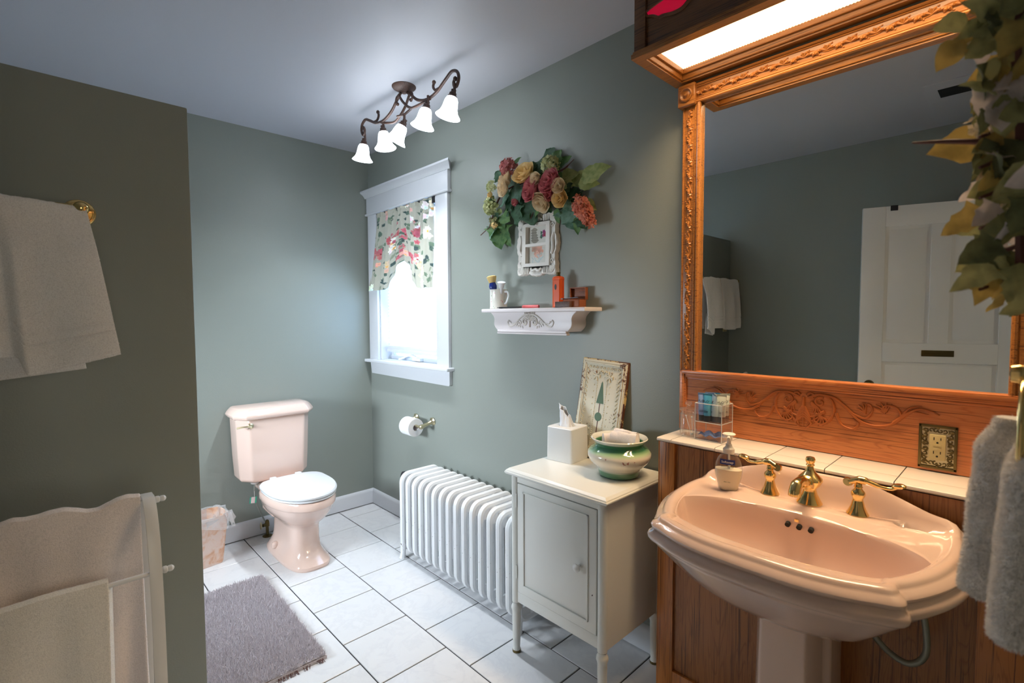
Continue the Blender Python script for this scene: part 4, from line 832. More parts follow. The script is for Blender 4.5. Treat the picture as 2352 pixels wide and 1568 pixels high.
for sx in (-1, 1):
    sc(sx, cr([(.012, .020), (.045, .032), (.075, .020), (.085, -.01), (.075, -.045), (.05, -.062), (.032, -.050), (.036, -.034), (.046, -.036)]), .004, .0025)
    sc(sx, spiral(.047, .008, .018, .004, 60, 440), .0035, .0025)
    sc(sx, cr([(.048, .032), (.085, .026), (.120, -.004), (.150, -.034), (.185, -.046), (.225, -.038), (.250, -.012), (.240, .014), (.215, .018), (.205, .002), (.215, -.006)]), .0042, .0025)
    sc(sx, cr([(.09, -.02), (.105, -.055), (.135, -.064), (.150, -.045), (.138, -.034)]), .0038, .002)
    sc(sx, cr([(.135, -.018), (.165, -.026), (.182, -.006), (.178, .016), (.160, .018)]), .003, .0015)
    sc(sx, cr([(.235, -.03), (.262, -.002), (.290, .018), (.318, .014), (.335, .006)]), .0045, .0012)
    sc(sx, cr([(.252, -.008), (.27, .018), (.296, .026)]), .0035, .0012); sc(sx, cr([(.258, 0), (.28, .008), (.312, .004)]), .003, .001)
    for k in range(6):
        a = radians(200+k*22); sc(sx, cr([(.06-.03*k/6, -.02-.002*k), (.052+.016*cos(a), -.03+.018*sin(a)), (.045+.034*cos(a), -.032+.036*sin(a))], 3), .004, .0012, -.0085)
    for k in range(5): a = radians(60+k*28); sc(sx, cr([(.215, .0), (.215+.014*cos(a), .002+.014*sin(a)), (.215+.03*cos(a), .006+.022*sin(a))], 3), .0035, .001, -.008)
    for k in range(4): a = radians(80+k*30); sc(sx, cr([(.165, -.012), (.165+.012*cos(a), -.006+.016*sin(a)), (.165+.022*cos(a), -.004+.026*sin(a))], 3), .003, .001, -.008)
    for k in range(5): sc(sx, cr([(.002, -.01-.008*k), (.010+.003*k, -.024-.010*k), (.006+.004*(4-k), -.050-.008*k)], 3), .0035, .0015, -.009)
    for k in range(4): sc(sx, cr([(.022, .0+.002*k), (.030+.004*k, -.012), (.026+.010*k, -.028-.004*k)], 3), .0035, .0015, -.008)
    sc(sx, cr([(.010, .026), (.018, .034), (.028, .030), (.026, .020)]), .004, .0025)
mb.tube([(cx0, -.008, cz0+.02), (cx0, -.010, cz0-.03), (cx0, -.008, cz0-.075)], [.005, .004, .001], 6)
mb.build('acanthus_carving', M['carved'], bs)

mi = thing('framed_mirror', 'large wall mirror in a carved golden oak frame with rosette block', 'mirror', (MX, .43, 0), RW)
MZ0, MZ1 = 1.205, 2.262; fx0, fx1 = wl(.938), wl(YF)
MB().box(wl(.872), wl(.028), .004, .008, MZ0, 2.20).build('mirror_glass', M['mirror'], mi)
def stile(a, b, mirr=1):
    o = MB().box(a, b, -.012, .018, MZ0, 2.192).build('stile', M['oakf'], mi, bevel=.002); 
    mb = MB(); w_ = b-a; s0, s1 = (a+.010, a+.048) if mirr > 0 else (b-.048, b-.010)
    for x in (s0-.004, s1+.004): mb.cyl((x, -.013, MZ0), (x, -.013, 2.19), .003, n=6)
    xx = b-.006 if mirr > 0 else a+.006
    mb.cyl((xx, -.012, MZ0), (xx, -.012, 2.19), .0075, n=8).cyl((xx+(-.012 if mirr > 0 else .012), -.012, MZ0), (xx+(-.012 if mirr > 0 else .012), -.012, 2.19), .004, n=6)
    mb.build('bead_moulding', M['oakf'], o)
    mb = MB(); c = (s0+s1)/2
    def vine(P_): 
        pts = [P_(.010*sin(z*26), z) for z in np.arange(0, 1, .02)]; return pts
    z = MZ0+.01; pts = []
    while z < 2.185: pts.append((c+.009*sin(z*58), -.0125, z)); z += .008
    mb.tube(pts, .0022, 5); z = MZ0+.02; k = 0
    while z < 2.175:
        sgn = 1 if k % 2 else -1
        for q, a_ in enumerate((20, 65, 110, 155)):
            aa = radians(a_); mb.tube([(c-sgn*.004, -.012, z), (c-sgn*.004+sgn*.011*sin(aa), -.0145, z+.013*cos(aa)), (c-sgn*.004+sgn*.0175*sin(aa), -.012, z+.020*cos(aa))], [.0022, .0052, .001], 6)
        mb.ball((c+sgn*.012, -.012, z+.014), .003, 6); z += .030; k += 1
    mb.build('leaf_carving', M['carve'], o)
stile(fx0+.004, wl(.864)); stile(wl(.038), wl(-.036), -1)
o = MB().box(wl(.882), fx1, -.012, .018, 2.192, 2.262).build('top_rail', M['oakf'], mi, bevel=.002)
mb = MB(); 
for z in (2.196, 2.204, 2.256, 2.248): mb.cyl((wl(.88), -.012, z), (fx1, -.012, z), .0055 if z in (2.196, 2.256) else .003, n=8)
mb.build('bead_moulding', M['oakf'], o)
mb = MB(); x = wl(.872); pts = []
while x < fx1-.01: pts.append((x, -.0125, 2.226+.008*sin(x*56))); x += .008
mb.tube(pts, .0022, 5); x = wl(.868); k = 0
while x < fx1-.02:
    sgn = 1 if k % 2 else -1
    for a_ in (20, 62, 108, 155):
        aa = radians(a_); mb.tube([(x, -.012, 2.226-sgn*.004), (x+.013*cos(aa), -.0148, 2.226-sgn*.004+sgn*.011*sin(aa)), (x+.021*cos(aa), -.012, 2.226-sgn*.004+sgn*.018*sin(aa))], [.0022, .0056, .001], 6)
    mb.ball((x+.014, -.012, 2.226+sgn*.012), .003, 6); x += .031; k += 1
mb.build('leaf_carving', M['carve'], o)
for Y in (.912, -.0): 
    a = wl(Y)-.034; bk = MB().box(a, a+.068, -.030, .018, 2.184, 2.264).build('corner_block', M['oakf'], mi, bevel=.004, seg=1)
    MB().lathe([(.001, .008), (.004, .0085), (.006, .006), (.008, .002), (.014, .0), (.018, .002), (.021, .006), (.024, .005), (.025, 0), (.027, -.001)], 28).build('rosette', M['oakf'], bk, loc=(a+.034, -.030, 2.224), rot=(radians(90), 0, 0))

lb = thing('vanity_light_box', 'dark oak valance light box with lit ribbed diffuser above the mirror', 'light fixture', (1.80, .43, 2.285), RW)
lx0, lx1, LD, LH = wl(.958), wl(YF), .302, ZC-2.285
MB().box(lx0+.012, lx1, -LD, -LD+.018, 0, LH).build('front_board', M['oakg'], lb)
MB().box(lx0, lx0+.016, -LD-.002, 0, 0, LH).build('end_board', M['oakg'], lb)
MB().box(lx0-.002, lx0+.040, -LD-.010, -LD+.002, .004, LH).build('front_stile', M['oakg'], lb, bevel=.002)
# lower moulding: stepped frame around the diffuser
def framel(mb, e0, e1, z0, z1): # rectangular ring from offset e0 (outer) to e1 (inner)
    X0, X1, Y0, Y1 = lx0, lx1, -LD-.01, -.012
    e2 = max(e0, 0); mb.box(X0+e0, X1, Y0+e0, Y0+e1, z0, z1).box(X0+e0, X1, Y1-e1, Y1-e2, z0, z1).box(X0+e0, X0+e1, Y0+e1, Y1-e1, z0, z1)
mb = MB(); framel(mb, -.008, .028, -.012, .004); framel(mb, -.004, .024, .004, .012); mb.build('lower_moulding', M['oakf'], lb)
mb = MB(); framel(mb, .026, .034, -.006, .040); framel(mb, .034, .042, .012, .040); mb.build('inner_moulding', M['oakf'], lb, bevel=.003)
dm = emis('lit_diffuser', C_VAN, E_DIFF, (.9, .88, .84))
mb = MB(); xs = []; k = 0; x = lx0+.036
while x < lx1: xs.append((x, .028 if k % 2 else .0305)); x += .0045; k += 1
mb.add([(x, y, z) for x, z in xs for y in (-LD+.022, -.045)], [(2*i, 2*i+1, 2*i+3, 2*i+2) for i in range(len(xs)-1)]); mb.build('ribbed_diffuser', dm, lb, smooth=False)
va_l = area('vanity_tubes', (1.80-LD/2-.03, .44, 2.285-.001), (0, 0, 0), .13, .82, P_VANITY, C_VAN); va_l.location.z = 2.310; va_l.data.spread = radians(125)
mb = MB()
ol = [(-0.485, 0.114), (-0.49, 0.128), (-0.476, 0.135), (-0.45, 0.141), (-0.424, 0.145), (-0.386, 0.152), (-0.335, 0.139), (-0.325, 0.108), (-0.342, 0.1), (-0.362, 0.088), (-0.393, 0.087), (-0.428, 0.094), (-0.443, 0.094), (-0.463, 0.107)]
ol = [(p.x, p.z) for p in catmull([(a, 0, b) for a, b in ol+[ol[0]]], 4)][:-1]
mb.prism(ol, -LD-.004, -LD+.002); o = mb.build('red_glass_inlay', M['red'], lb)
mb = MB(); pp = [(a, -LD-.002, b) for a, b in ol]; mb.tube(pp+[pp[0]], .006, 6).build('burnt_edge', M['oakg'], lb, label='dark burnt wood edge around the red glass')
P(M['red']).inputs['Emission Color'].default_value = (.8, .0, .05, 1); P(M['red']).inputs['Emission Strength'].default_value = .35

# outlet
ou = thing('wall_outlet', 'ivory electrical outlet in a filigree antique brass cover plate', 'outlet', (MX-.007, .172, 1.047), RW)
ow, oh = .041, .061
mb = MB(); mb.box(-ow, ow, -.005, 0, oh-.008, oh).box(-ow, ow, -.005, 0, -oh, -oh+.008).box(-ow, -ow+.007, -.005, 0, -oh, oh).box(ow-.007, ow, -.005, 0, -oh, oh)
mb.build('plate_border', M['brassd'], ou, bevel=.0015)
MB().box(-ow+.004, ow-.004, -.0012, .0005, -oh+.004, oh-.004).build('backing_plate', M['brass_dull'], ou)
mb = MB()
for sx in (-1, 1):
    for k in range(8): scroll(mb, spiral(sx*.027, -.045+.0128*k, .0068, .002, 90*k, 90*k+330, 12), .0021, .0016, -.003)
    for k in range(12): z = -.05+.009*k; mb.tube([(sx*.021, -.003, z), (sx*.034, -.0035, z+.005*(-1)**k)], .0014, 5)
for sz_ in (-1, 1):
    for k in range(4): scroll(mb, spiral(-.014+.0095*k, sz_*.0455, .006, .002, 80*k, 80*k+300, 10), .0016, .0012, -.003)
    mb.ball((0, -.003, sz_*.052), .0032, 8)
mb.build('filigree', M['brassd'], ou)
MB().box(-.0175, .0175, -.008, 0, -.035, .035).build('receptacle', M['ivory'], ou, bevel=.002)
mb = MB()
for z in (.024, -.014): mb.box(-.0085, -.0065, -.0084, -.007, z-.004, z+.004).box(.0060, .0080, -.0084, -.007, z-.0035, z+.0035).cyl((0, -.0084, z-.0105), (0, -.007, z-.0105), .0026, n=10)
mb.build('slots', M['dark'], ou)
MB().box(-.0085, .0085, -.0092, -.007, .003, .0085).box(-.0080, .0080, -.0092, -.007, -.0065, -.001).build('test_buttons', M['ivory'], ou, bevel=.0006)

# ------------------------------------------------------------------ pedestal sink
SY = .415; sk = thing('pedestal_sink', 'pink porcelain pedestal sink with scalloped rim and brass faucet', 'sink', (1.606, SY, 0), RW)   # local x=-(Y-SY) right positive, local y = -(v) toward viewer
half = [(0, .530), (.10, .526), (.18, .508), (.232, .484), (.262, .470), (.273, .456), (.275, .443), (.271, .432), (.284, .412), (.306, .368), (.328, .308), (.343, .238), (.349, .160), (.346, .09), (.338, .04), (.330, .008), (.315, .0)]
outl = [(x, v_) for x, v_ in half]+[(0, 0)]+[(-x, v_) for x, v_ in reversed(half)][:-1]
outl = [(p.x, p.y) for p in catmull([(x, v_, 0) for x, v_ in outl[:17]], 3)]+[(.2, 0), (.1, 0), (0, 0), (-.1, 0), (-.2, 0)]+[(-p.x, p.y) for p in reversed(catmull([(x, v_, 0) for x, v_ in outl[:17]], 3))][:-1]
C0 = (0, .265)
def ray_poly(poly, c, a):
    d = (cos(a), sin(a)); best = 0
    for i in range(len(poly)):
        p, q = poly[i], poly[(i+1) % len(poly)]; ex, ey = q[0]-p[0], q[1]-p[1]; den = d[0]*ey-d[1]*ex
        if abs(den) < 1e-12: continue
        t = ((p[0]-c[0])*ey-(p[1]-c[1])*ex)/den; s_ = ((p[0]-c[0])*d[1]-(p[1]-c[1])*d[0])/den
        if t > 0 and -1e-6 <= s_ <= 1+1e-6: best = max(best, t)
    return best
NA = 240; rad = [ray_poly(outl, C0, 2*pi*k/NA) for k in range(NA)]
BC = (0, .285)
def basin(a):
    c, s_ = cos(a), sin(a); e = 2/2.3; x = .288*math.copysign(abs(c)**e, c); y = math.copysign(abs(s_)**e, s_); y = BC[1]+(y*.150 if y > 0 else y*.140)
    return (x, y)
bas_poly = [basin(2*pi*k/180) for k in range(180)]; brad = [ray_poly(bas_poly, C0, 2*pi*k/NA) for k in range(NA)]
def sstep(a, b, x): t = min(1, max(0, (x-a)/(b-a))); return t*t*(3-2*t)
def splash(u): u = abs(u); return .064*(1-sstep(.10, .30, u))+.026*(1-sstep(.28, .36, u))
def pt(k, r, z, rise=True):
    a = 2*pi*k/NA; x = C0[0]+r*cos(a); v_ = C0[1]+r*sin(a)
    if rise: z += splash(x)*(1-sstep(.016, .052, v_))*(1 if z > .84 else sstep(.80, .84, z))
    return (x, -max(v_, .001), z)
rings = []
for f, z in ((.22, .676), (.30, .678), (.42, .688), (.56, .708), (.68, .734), (.80, .770), (.88, .796), (.93, .812), (.955, .820)): rings.append([pt(k, rad[k]*f, z) for k in range(NA)])
for d, z in ((.012, .824), (.004, .828), (.0, .834), (-.001, .841), (.003, .848), (.012, .853), (.014, .856), (.009, .861), (.008, .867), (.012, .873), (.022, .877), (.026, .881), (.028, .885), (.034, .889), (.044, .890), (.052, .888), (.058, .883)): rings.append([pt(k, rad[k]-d, z) for k in range(NA)])
for t, z in ((.12, .8805), (.3, .880), (.5, .880), (.7, .880), (.88, .880), (.97, .879), (1.0, .876)):
    rg_ = []
    for k in range(NA):
        r0, r1 = rad[k]-.058, brad[k]; r1 = min(r1, r0-.004); r = r0+(r1-r0)*t; a = 2*pi*k/NA; x = r*cos(a); v_ = C0[1]+r*sin(a)
        dk = .010*(1-sstep(.185, .20, abs(x)))*(1-sstep(.118, .140, v_)) if t < .99 else 0
        rg_.append(pt(k, r, z+dk))
    rings.append(rg_)
for s_, z in ((.988, .868), (.972, .848), (.945, .815), (.895, .782), (.81, .755), (.67, .735), (.47, .723), (.25, .717), (.08, .714)):
    rings.append([((C0[0]+min(brad[k], rad[k]-.062)*cos(2*pi*k/NA))*s_, -(BC[1]+(C0[1]+min(brad[k], rad[k]-.062)*sin(2*pi*k/NA)-BC[1])*s_), z) for k in range(NA)])
MB().loft(rings).build('basin', M['porc'], sk)
mb = MB()
for dx in (-.028, 0, .028): mb.cyl((dx, -.148, .848), (dx, -.158, .845), .0065, n=14)
mb.build('overflow_holes', M['dark'], sk); MB().box(-.012, -.002, -.1535, -.151, .858, .865).build('maker_mark', M['ochre'] if 'ochre' in M else M['brass'], sk)
MB().lathe([(.022, 0), (.022, .002), (.016, .003), (.001, .002)], 20).build('drain', M['brass'], sk, loc=(0, -.285, .7145))
def pedr(w_, d, z, c=.35):
    h = w_; return [(-h, .0, z), (-h, -d*.55, z), (-h*.82, -d*.60, z), (-h*.78, -d*.86, z), (-h*.6, -d, z), (h*.6, -d, z), (h*.78, -d*.86, z), (h*.82, -d*.60, z), (h, -d*.55, z), (h, 0, z)]
MB().loft([pedr(.125, .235, 0), pedr(.125, .235, .04), pedr(.105, .205, .07), pedr(.098, .195, .12), pedr(.090, .185, .45), pedr(.088, .182, .66), pedr(.094, .19, .69)]).build('pedestal', M['porc'], sk, bevel=.006, seg=3, loc=(0, -.085, 0))
hs = thing('braided_supply_hose', 'grey braided supply hose looping below the right of the sink', 'hose', (1.60, .30, .62), RW)
MB().tube(catmull([(-.03, -.04, .0), (.02, -.045, -.03), (.07, -.06, -.065), (.115, -.07, -.07), (.145, -.07, -.03), (.14, -.065, .05), (.12, -.06, .12)], 8), .0075, 10).build('hose', M['hose'], hs)
# faucet (fixed to the sink deck)
def hnd(px, sx):
    o = MB().lathe([(.0245, 0), (.0255, .002), (.022, .008), (.016, .022), (.0125, .036), (.0115, .042), (.0125, .044), (.0155, .050), (.0165, .056), (.0145, .062), (.0095, .067), (.0085, .071), (.0105, .073), (.0085, .076), (.0085, .083)], 28).build('handle_base', M['brass'], sk, loc=(px, -.068, .890))
    mb = MB(); mb.tube(catmull([(-sx*.020, -.006, .083), (0, -.002, .092), (sx*.020, .002, .090), (sx*.045, .008, .082), (sx*.066, .014, .080), (sx*.078, .016, .086)], 5), [.008]*5+[.010]*5+[.0065]*5+[.0045]*5+[.0045]*6, 10)
    mb.T = Matrix.Translation((sx*.082, .017, .090)) @ Euler((radians(12), radians(-sx*8), 0)).to_matrix().to_4x4(); mb.lathe([(.001, -.0055), (.011, -.005), (.0155, -.002), (.0155, .002), (.011, .005), (.001, .0055)], 18, sy=.6)
    mb.T = Matrix.Translation((-sx*.022, -.006, .083)) @ Euler((radians(85), 0, 0)).to_matrix().to_4x4(); mb.lathe([(.001, -.006), (.010, -.006), (.012, 0), (.010, .006), (.001, .006)], 14)
    mb.build('lever', M['brass'], o)
hnd(-.104, -1); hnd(.112, 1)
o = MB().lathe([(.031, 0), (.032, .003), (.027, .012), (.019, .028), (.016, .040), (.017, .044), (.026, .054), (.0315, .066), (.030, .072), (.022, .080), (.013, .090), (.0095, .098), (.0085, .105), (.011, .108), (.0085, .111), (.0115, .117), (.0125, .123), (.010, .129), (.001, .132)], 32, sx=1, sy=1).build('spout_body', M['brass'], sk, loc=(0, -.07, .890))
mb = MB(); mb.tube(catmull([(0, -.010, .060), (-.003, -.035, .066), (-.006, -.062, .073), (-.008, -.084, .070), (-.009, -.096, .054), (-.009, -.098, .042)], 6), [.019]*6+[.015]*6+[.0135]*6+[.0145]*6+[.015]*7, 16); mb.build('spout', M['brass'], o)

# ------------------------------------------------------------------ things on the ledge and sink
jr = thing('cotton_swab_jar', 'small clear glass lidded jar at the left end of the ledge', 'jar', (1.70, .855, .978), RW)
MB().lathe([(.001, .003), (.026, .003), (.028, .0), (.030, .002), (.030, .082), (.029, .084), (.0285, .082), (.0285, .006), (.001, .005)], 36).build('jar_body', M['glass'], jr)
MB().lathe([(.026, .078), (.026, .092), (.033, .093), (.0335, .096), (.028, .099), (.012, .103), (.006, .106), (.006, .108), (.011, .112), (.0125, .118), (.010, .124), (.001, .127)], 32).build('lid', M['glass'], jr)
for lab, p0, p1 in (('cotton swab with pale stick leaning left in the glass jar', (-.012, .004, .07), (.012, -.004, .008)), ('cotton swab leaning right in the glass jar', (.008, .008, .066), (.016, .0, .008))):
    q = thing('cotton_swab', lab, 'cotton swab', (1.70, .855, .978), RW, 'cotton swabs in the glass jar')
    MB().cyl(p0, p1, .0012, n=6).build('stick', M['paper'], q); mb = MB(); mb.ball(p0, .0036, 8).ball(p1, .0036, 8); mb.build('cotton_tips', M['paper'], q)
ac = thing('acrylic_organizer', 'clear two-tier acrylic box holding small lotion tubes', 'organizer', (1.705, .765, .978), RW-radians(2))
hx, hy, t, hz = .048, .040, .0028, .128
mb = MB(); mb.box(-hx, -hx+t, -hy, hy, 0, hz).box(hx-t, hx, -hy, hy, 0, hz).box(-hx, hx, -hy, -hy+t, 0, hz).box(-hx, hx, hy-t, hy, 0, hz).box(-hx, hx, -hy, hy, 0, t).box(-hx, hx, -hy, hy, .062, .062+t); mb.build('walls', M['acryl'], ac)
mb = MB()
for z in (0, .0635, hz): 
    for a, b in (((-hx, -hy), (hx, -hy)), ((hx, -hy), (hx, hy)), ((hx, hy), (-hx, hy)), ((-hx, hy), (-hx, -hy))): mb.cyl((a[0], a[1], z), (b[0], b[1], z), .0014, n=5)
for a in ((-hx, -hy), (hx, -hy), (hx, hy), (-hx, hy)): mb.cyl((a[0], a[1], 0), (a[0], a[1], hz), .0014, n=5)
mb.build('polished_edges', M['acryl_edge'], ac)
tubc = {'periwinkle': lin(150, 178, 226), 'turquoise': lin(86, 176, 216), 'pale': lin(190, 212, 222), 'cream': lin(206, 214, 206)}
TM = {k: mat('tube_'+k, c, .35) for k, c in tubc.items()}; TC = {k: mat('tube_crimp_'+k, tuple(q*.6 for q in c), .3) for k, c in tubc.items()}
def tube_item(x, y, k, lab, rz=0, brand=True):
    t_ = thing('lotion_tube', lab, 'tube', (1.705+y, .765-x, .978+.066), RW+rz, 'small lotion tubes in the acrylic box')
    mb = MB(); N_ = 24
    def rg_(z, a, b): return [(a*cos(2*pi*k/N_), b*sin(2*pi*k/N_), z) for k in range(N_)]
    mb.loft([rg_(.020, .0125, .0125), rg_(.023, .0135, .0135), rg_(.05, .0138, .0125), rg_(.075, .0148, .008), rg_(.090, .0160, .0025)]).build('body', TM[k], t_)
    MB().box(-.0162, .0162, -.0018, .0018, .089, .0965).build('crimp', TC[k], t_)
    MB().loft([rg_(0, .0125, .0125), rg_(.001, .0130, .0130), rg_(.020, .0130, .0130)]).build('cap', M['black'], t_)
    if brand:
        mb = MB(); text_into(mb, 'H\u2082O\u207a', .0112, lambda p: (p.x, -.0115-p.z*1.0+.00045*0-.0006+(.0035*max(0, (p.y+.069-.062))/.02), .070+p.y))
        mb.build('lettering', M['ink'], t_)
        mb = MB()
        for q in range(2): mb.box(-.007, .007, -.0139, -.0125, .036-.004*q, .037-.004*q)
        mb.build('fine_print', M['ink'], t_)
tube_item(-.032, -.018, 'periwinkle', 'periwinkle blue tube at the left front of the acrylic box', .15)
tube_item(-.012, -.022, 'turquoise', 'bright turquoise tube at the front of the acrylic box')
tube_item(.013, -.016, 'pale', 'pale blue tube third from the left in the acrylic box', -.9)
tube_item(.032, -.010, 'cream', 'cream colored tube at the right front of the acrylic box', .3)
tube_item(-.020, .012, 'periwinkle', 'periwinkle tube in the back row of the acrylic box', .1, False)
tube_item(.004, .016, 'turquoise', 'turquoise tube in the back row of the acrylic box', .0, False)
tube_item(.030, .022, 'cream', 'cream tube in the back right corner of the acrylic box', .5)
sp_ = thing('blue_cloth', 'crumpled blue cloth in the bottom of the acrylic box', 'cloth', (1.705, .765, .982), RW)
MB().grid(lambda u, v_: ((u-.5)*.082, (v_-.5)*.066, .007+.012*(.5+.5*nz(u*4, v_*4, 2))+.004*sin(u*14+v_*6)), 30, 24).build('cloth', M['sponge'], sp_, solid=.002)

sd = thing('soap_dispenser', 'clear pump bottle of creamy hand soap on the sink rim', 'soap bottle', (1.508, .628, .882), RW+.25)
def ov(z, a, b, n=36): return [(a*math.copysign(abs(cos(2*pi*k/n))**.85, cos(2*pi*k/n)), b*math.copysign(abs(sin(2*pi*k/n))**.85, sin(2*pi*k/n)), z) for k in range(n)]
bp = [(0, .026, .017), (.003, .029, .019), (.018, .031, .0205), (.045, .038, .023), (.062, .0395, .0235), (.082, .037, .022), (.098, .030, .019), (.108, .021, .016), (.112, .0145, .0145), (.118, .0140, .0140)]
MB().loft([ov(z, a, b) for z, a, b in bp], cap1=False).build('bottle', M['acryl'], sd)
MB().loft([ov(z, a-.0015, b-.0015) for z, a, b in ((.001, .026, .017), (.004, .029, .019), (.018, .031, .0205), (.045, .038, .023), (.062, .0395, .0235), (.064, .0393, .0234))]).build('liquid_soap', M['soap'], sd)
MB().lathe([(.0165, .112), (.0165, .126), (.012, .130), (.009, .134), (.009, .140), (.006, .141), (.006, .160), (.010, .163), (.017, .168), (.019, .171), (.016, .173), (.001, .171)], 24).cyl((0, -.005, .166), (.004, -.036, .163), .0045, n=8).cyl((.004, 0, .03), (0, 0, .12), .003, n=6).build('pump_head', M['pump'], sd)
mb = MB(); N_ = 10
mb.add([(-.021+.042*i/N_, -(.0245+.0003)*math.sqrt(max(0, 1-((-.021+.042*i/N_)/.042)**2))-.0006, z) for z in (.082, .098) for i in range(N_+1)], [(i, i+1, N_+2+i, N_+1+i) for i in range(N_)]); mb.build('brand_panel', M['label_blue'], sd)
bend = lambda p, z0: (p.x, -.0252*math.sqrt(max(.05, 1-(p.x/.042)**2))-.0010-p.z, z0+p.y)
mb = MB(); text_into(mb, 'Softsoap', .0098, lambda p: bend(p, .090)); mb.build('brand_lettering', M['ink_white'], sd)
mb = MB(); text_into(mb, 'soothing clean', .0062, lambda p: bend(p, .076)); text_into(mb, 'aloe vera', .005, lambda p: bend(p, .030)); mb.build('small_lettering', M['gpaint'], sd)

# ------------------------------------------------------------------ towels
def drape(name, x0, x1, ybar, zbar, rfront, hfront, hback, m, parent, yaxis=True, folds=None, seed=0, thick=.006, pile=9000, plen=.0035, stripe=None, nu=90, nv=110):
    """cloth over a bar running along x; viewer side is -y"""
    Rb = .011; Lf, Lb = hfront, hback; tot = Lf+Lb+pi*Rb
    def fn(u, v_):
        s_ = v_*tot; x = x0+(x1-x0)*u
        fx, fy, fz = folds(u, v_) if folds else (0, 0, 0)
        if s_ < Lb: y, z = Rb, -(Lb-s_); k = (Lb-s_)/Lb; y += k*.02+fy*k*.4; z *= 1+fz*.5
        elif s_ < Lb+pi*Rb: a = (s_-Lb)/Rb; y, z = Rb*cos(a), Rb*sin(a); k = 0
        else: k = (s_-Lb-pi*Rb)/Lf; y, z = -Rb-rfront*sin(k*pi*.55), -(Lf*k)*(1+fz); y += fy*min(1, k*3)*(.4+.6*k) + (.0025 if .76 < k < .785 or .82 < k < .835 or k > .975 else 0)
        y += .002*nz(u*8, v_*9, seed); z += .0016*nz(u*30, v_*2, seed+4)*(1 if k == 0 else .3)
        return (x+fx*k, ybar+y, zbar+z+(.008 if pile > 100000 else .004)*fy/.02*(1-min(1, k*4)))
    mb = MB(); mb.grid(fn, nu, nv); o = mb.build(name, m, parent, solid=thick)
    me = o.data
    if pile: fuzz('pile', o, pile, plen, .0009, m, parent, .45, -.3, seed+1)
    return o
# brass towel bar on the divider wall
tbr = thing('towel_bar', 'polished brass towel bar on the partition wall', 'towel bar', (-.225, 1.76, 1.69))
for sx in (-1, 1):
    MB().lathe([(.034, 0), (.035, .003), (.033, .006), (.028, .008), (.026, .013), (.016, .017), (.012, .03), (.011, .055), (.014, .068), (.017, .078), (.016, .090), (.010, .097), (.001, .099)], 28).build('post', M['brass'], tbr, loc=(sx*.315, 0, 0), rot=(radians(90), 0, 0))
MB().cyl((-.315, -.083, 0), (.315, -.083, 0), .008, n=14).build('bar', M['brass'], tbr)
tw = thing('hanging_towel', 'white hand towel folded over the brass bar, nearer the partition edge', 'towel', (-.045, 1.677, 1.69), 0, 'white towels on the brass bar')
def f1(u, v_):
    d = .020*sin(u*9.2-.6)+.012*sin(u*17+1); return (.075*(u-.25)*1.0, -.020-d if u > .45 else .012-d*.6, (-.06+.105*u if u < .5 else -.0+.045*(u-.5)-.03*(u-.5)*0) )
def f1(u, v_):
    d = .016*sin(u*8+.3); return (.055*(u-.1), -d-.030*sstep(.44, .52, u), -.04+(.12-.235*(max(u, .5)-.5))*sstep(.47, .52, u))
drape('front_cloth', -.15, .145, 0, 0, .028, .385, .36, M['towel'], tw, folds=f1, seed=2, pile=70000, plen=.004, nv=230)
mb = MB(); mb.grid(lambda u, v_: (-.02+.185*u+.0, -.072-.014*sin(u*8+.3)-.004, -.335+.012*v_-.03*(1-u)*.7), 40, 2); 
MB().grid(lambda u, v_: (-.06+.17*u+.02*v_, -.012-.02*u, -.28-.145*v_+.02*u), 30, 20).build('inner_fold', M['towel'], tw, solid=.004)
tw2 = thing('hanging_towel', 'second white hand towel on the brass bar, farther from the partition edge', 'towel', (-.38, 1.677, 1.69), 0, 'white towels on the brass bar')
drape('front_cloth', -.155, .17, 0, 0, .022, .375, .34, M['towel'], tw2, folds=lambda u, v_: (.03*(u-.5), .016*sin(u*11), .03*sin(u*3)), seed=9, pile=20000)
sw_ = thing('wall_switch', 'ivory switch plate on the partition wall seen in the mirror', 'switch', (-.51, 1.76, 1.34))
MB().box(-.034, .034, -.006, 0, -.057, .057).build('plate', M['ivory'], sw_, bevel=.003); MB().box(-.016, .016, -.010, 0, -.033, .033).build('rocker', M['ivory'], sw_, bevel=.002)

# towel rack with two towels
rk = thing('towel_rack', 'white metal freestanding towel rack with curved arms by the partition', 'towel rack', (-.10, 1.50, 0))
def band(mb, x, pts, w_, t_):
    pts = catmull([(0, y, z) for y, z in pts], 8); r = []
    for i, p in enumerate(pts):
        d = (pts[min(i+1, len(pts)-1)]-pts[max(i-1, 0)]).normalized(); n_ = Vector((0, -d.z, d.y))
        r.append([(x-w_/2, p.y+n_.y*t_/2, p.z+n_.z*t_/2), (x+w_/2, p.y+n_.y*t_/2, p.z+n_.z*t_/2), (x+w_/2, p.y-n_.y*t_/2, p.z-n_.z*t_/2), (x-w_/2, p.y-n_.y*t_/2, p.z-n_.z*t_/2)])
    mb.loft(r)
for x in (-.285, .285):
    mb = MB(); band(mb, x, [(.040, .960), (.015, .958), (-.012, .93), (-.035, .88), (-.052, .80), (-.062, .70), (-.066, .55), (-.068, .35), (-.080, .12), (-.11, .0)], .026, .004)
    band(mb, x, [(.040, .960), (.075, .955), (.10, .92), (.13, .80), (.15, .6), (.16, .35), (.165, .1), (.18, .0)], .026, .004); mb.build('side_arm', M['white'], rk, bevel=.0008)
    mb = MB(); band(mb, x, [(-.066, .50), (-.02, .42), (.06, .38), (.155, .40)], .012, .003); mb.build('brace', M['white'], rk)
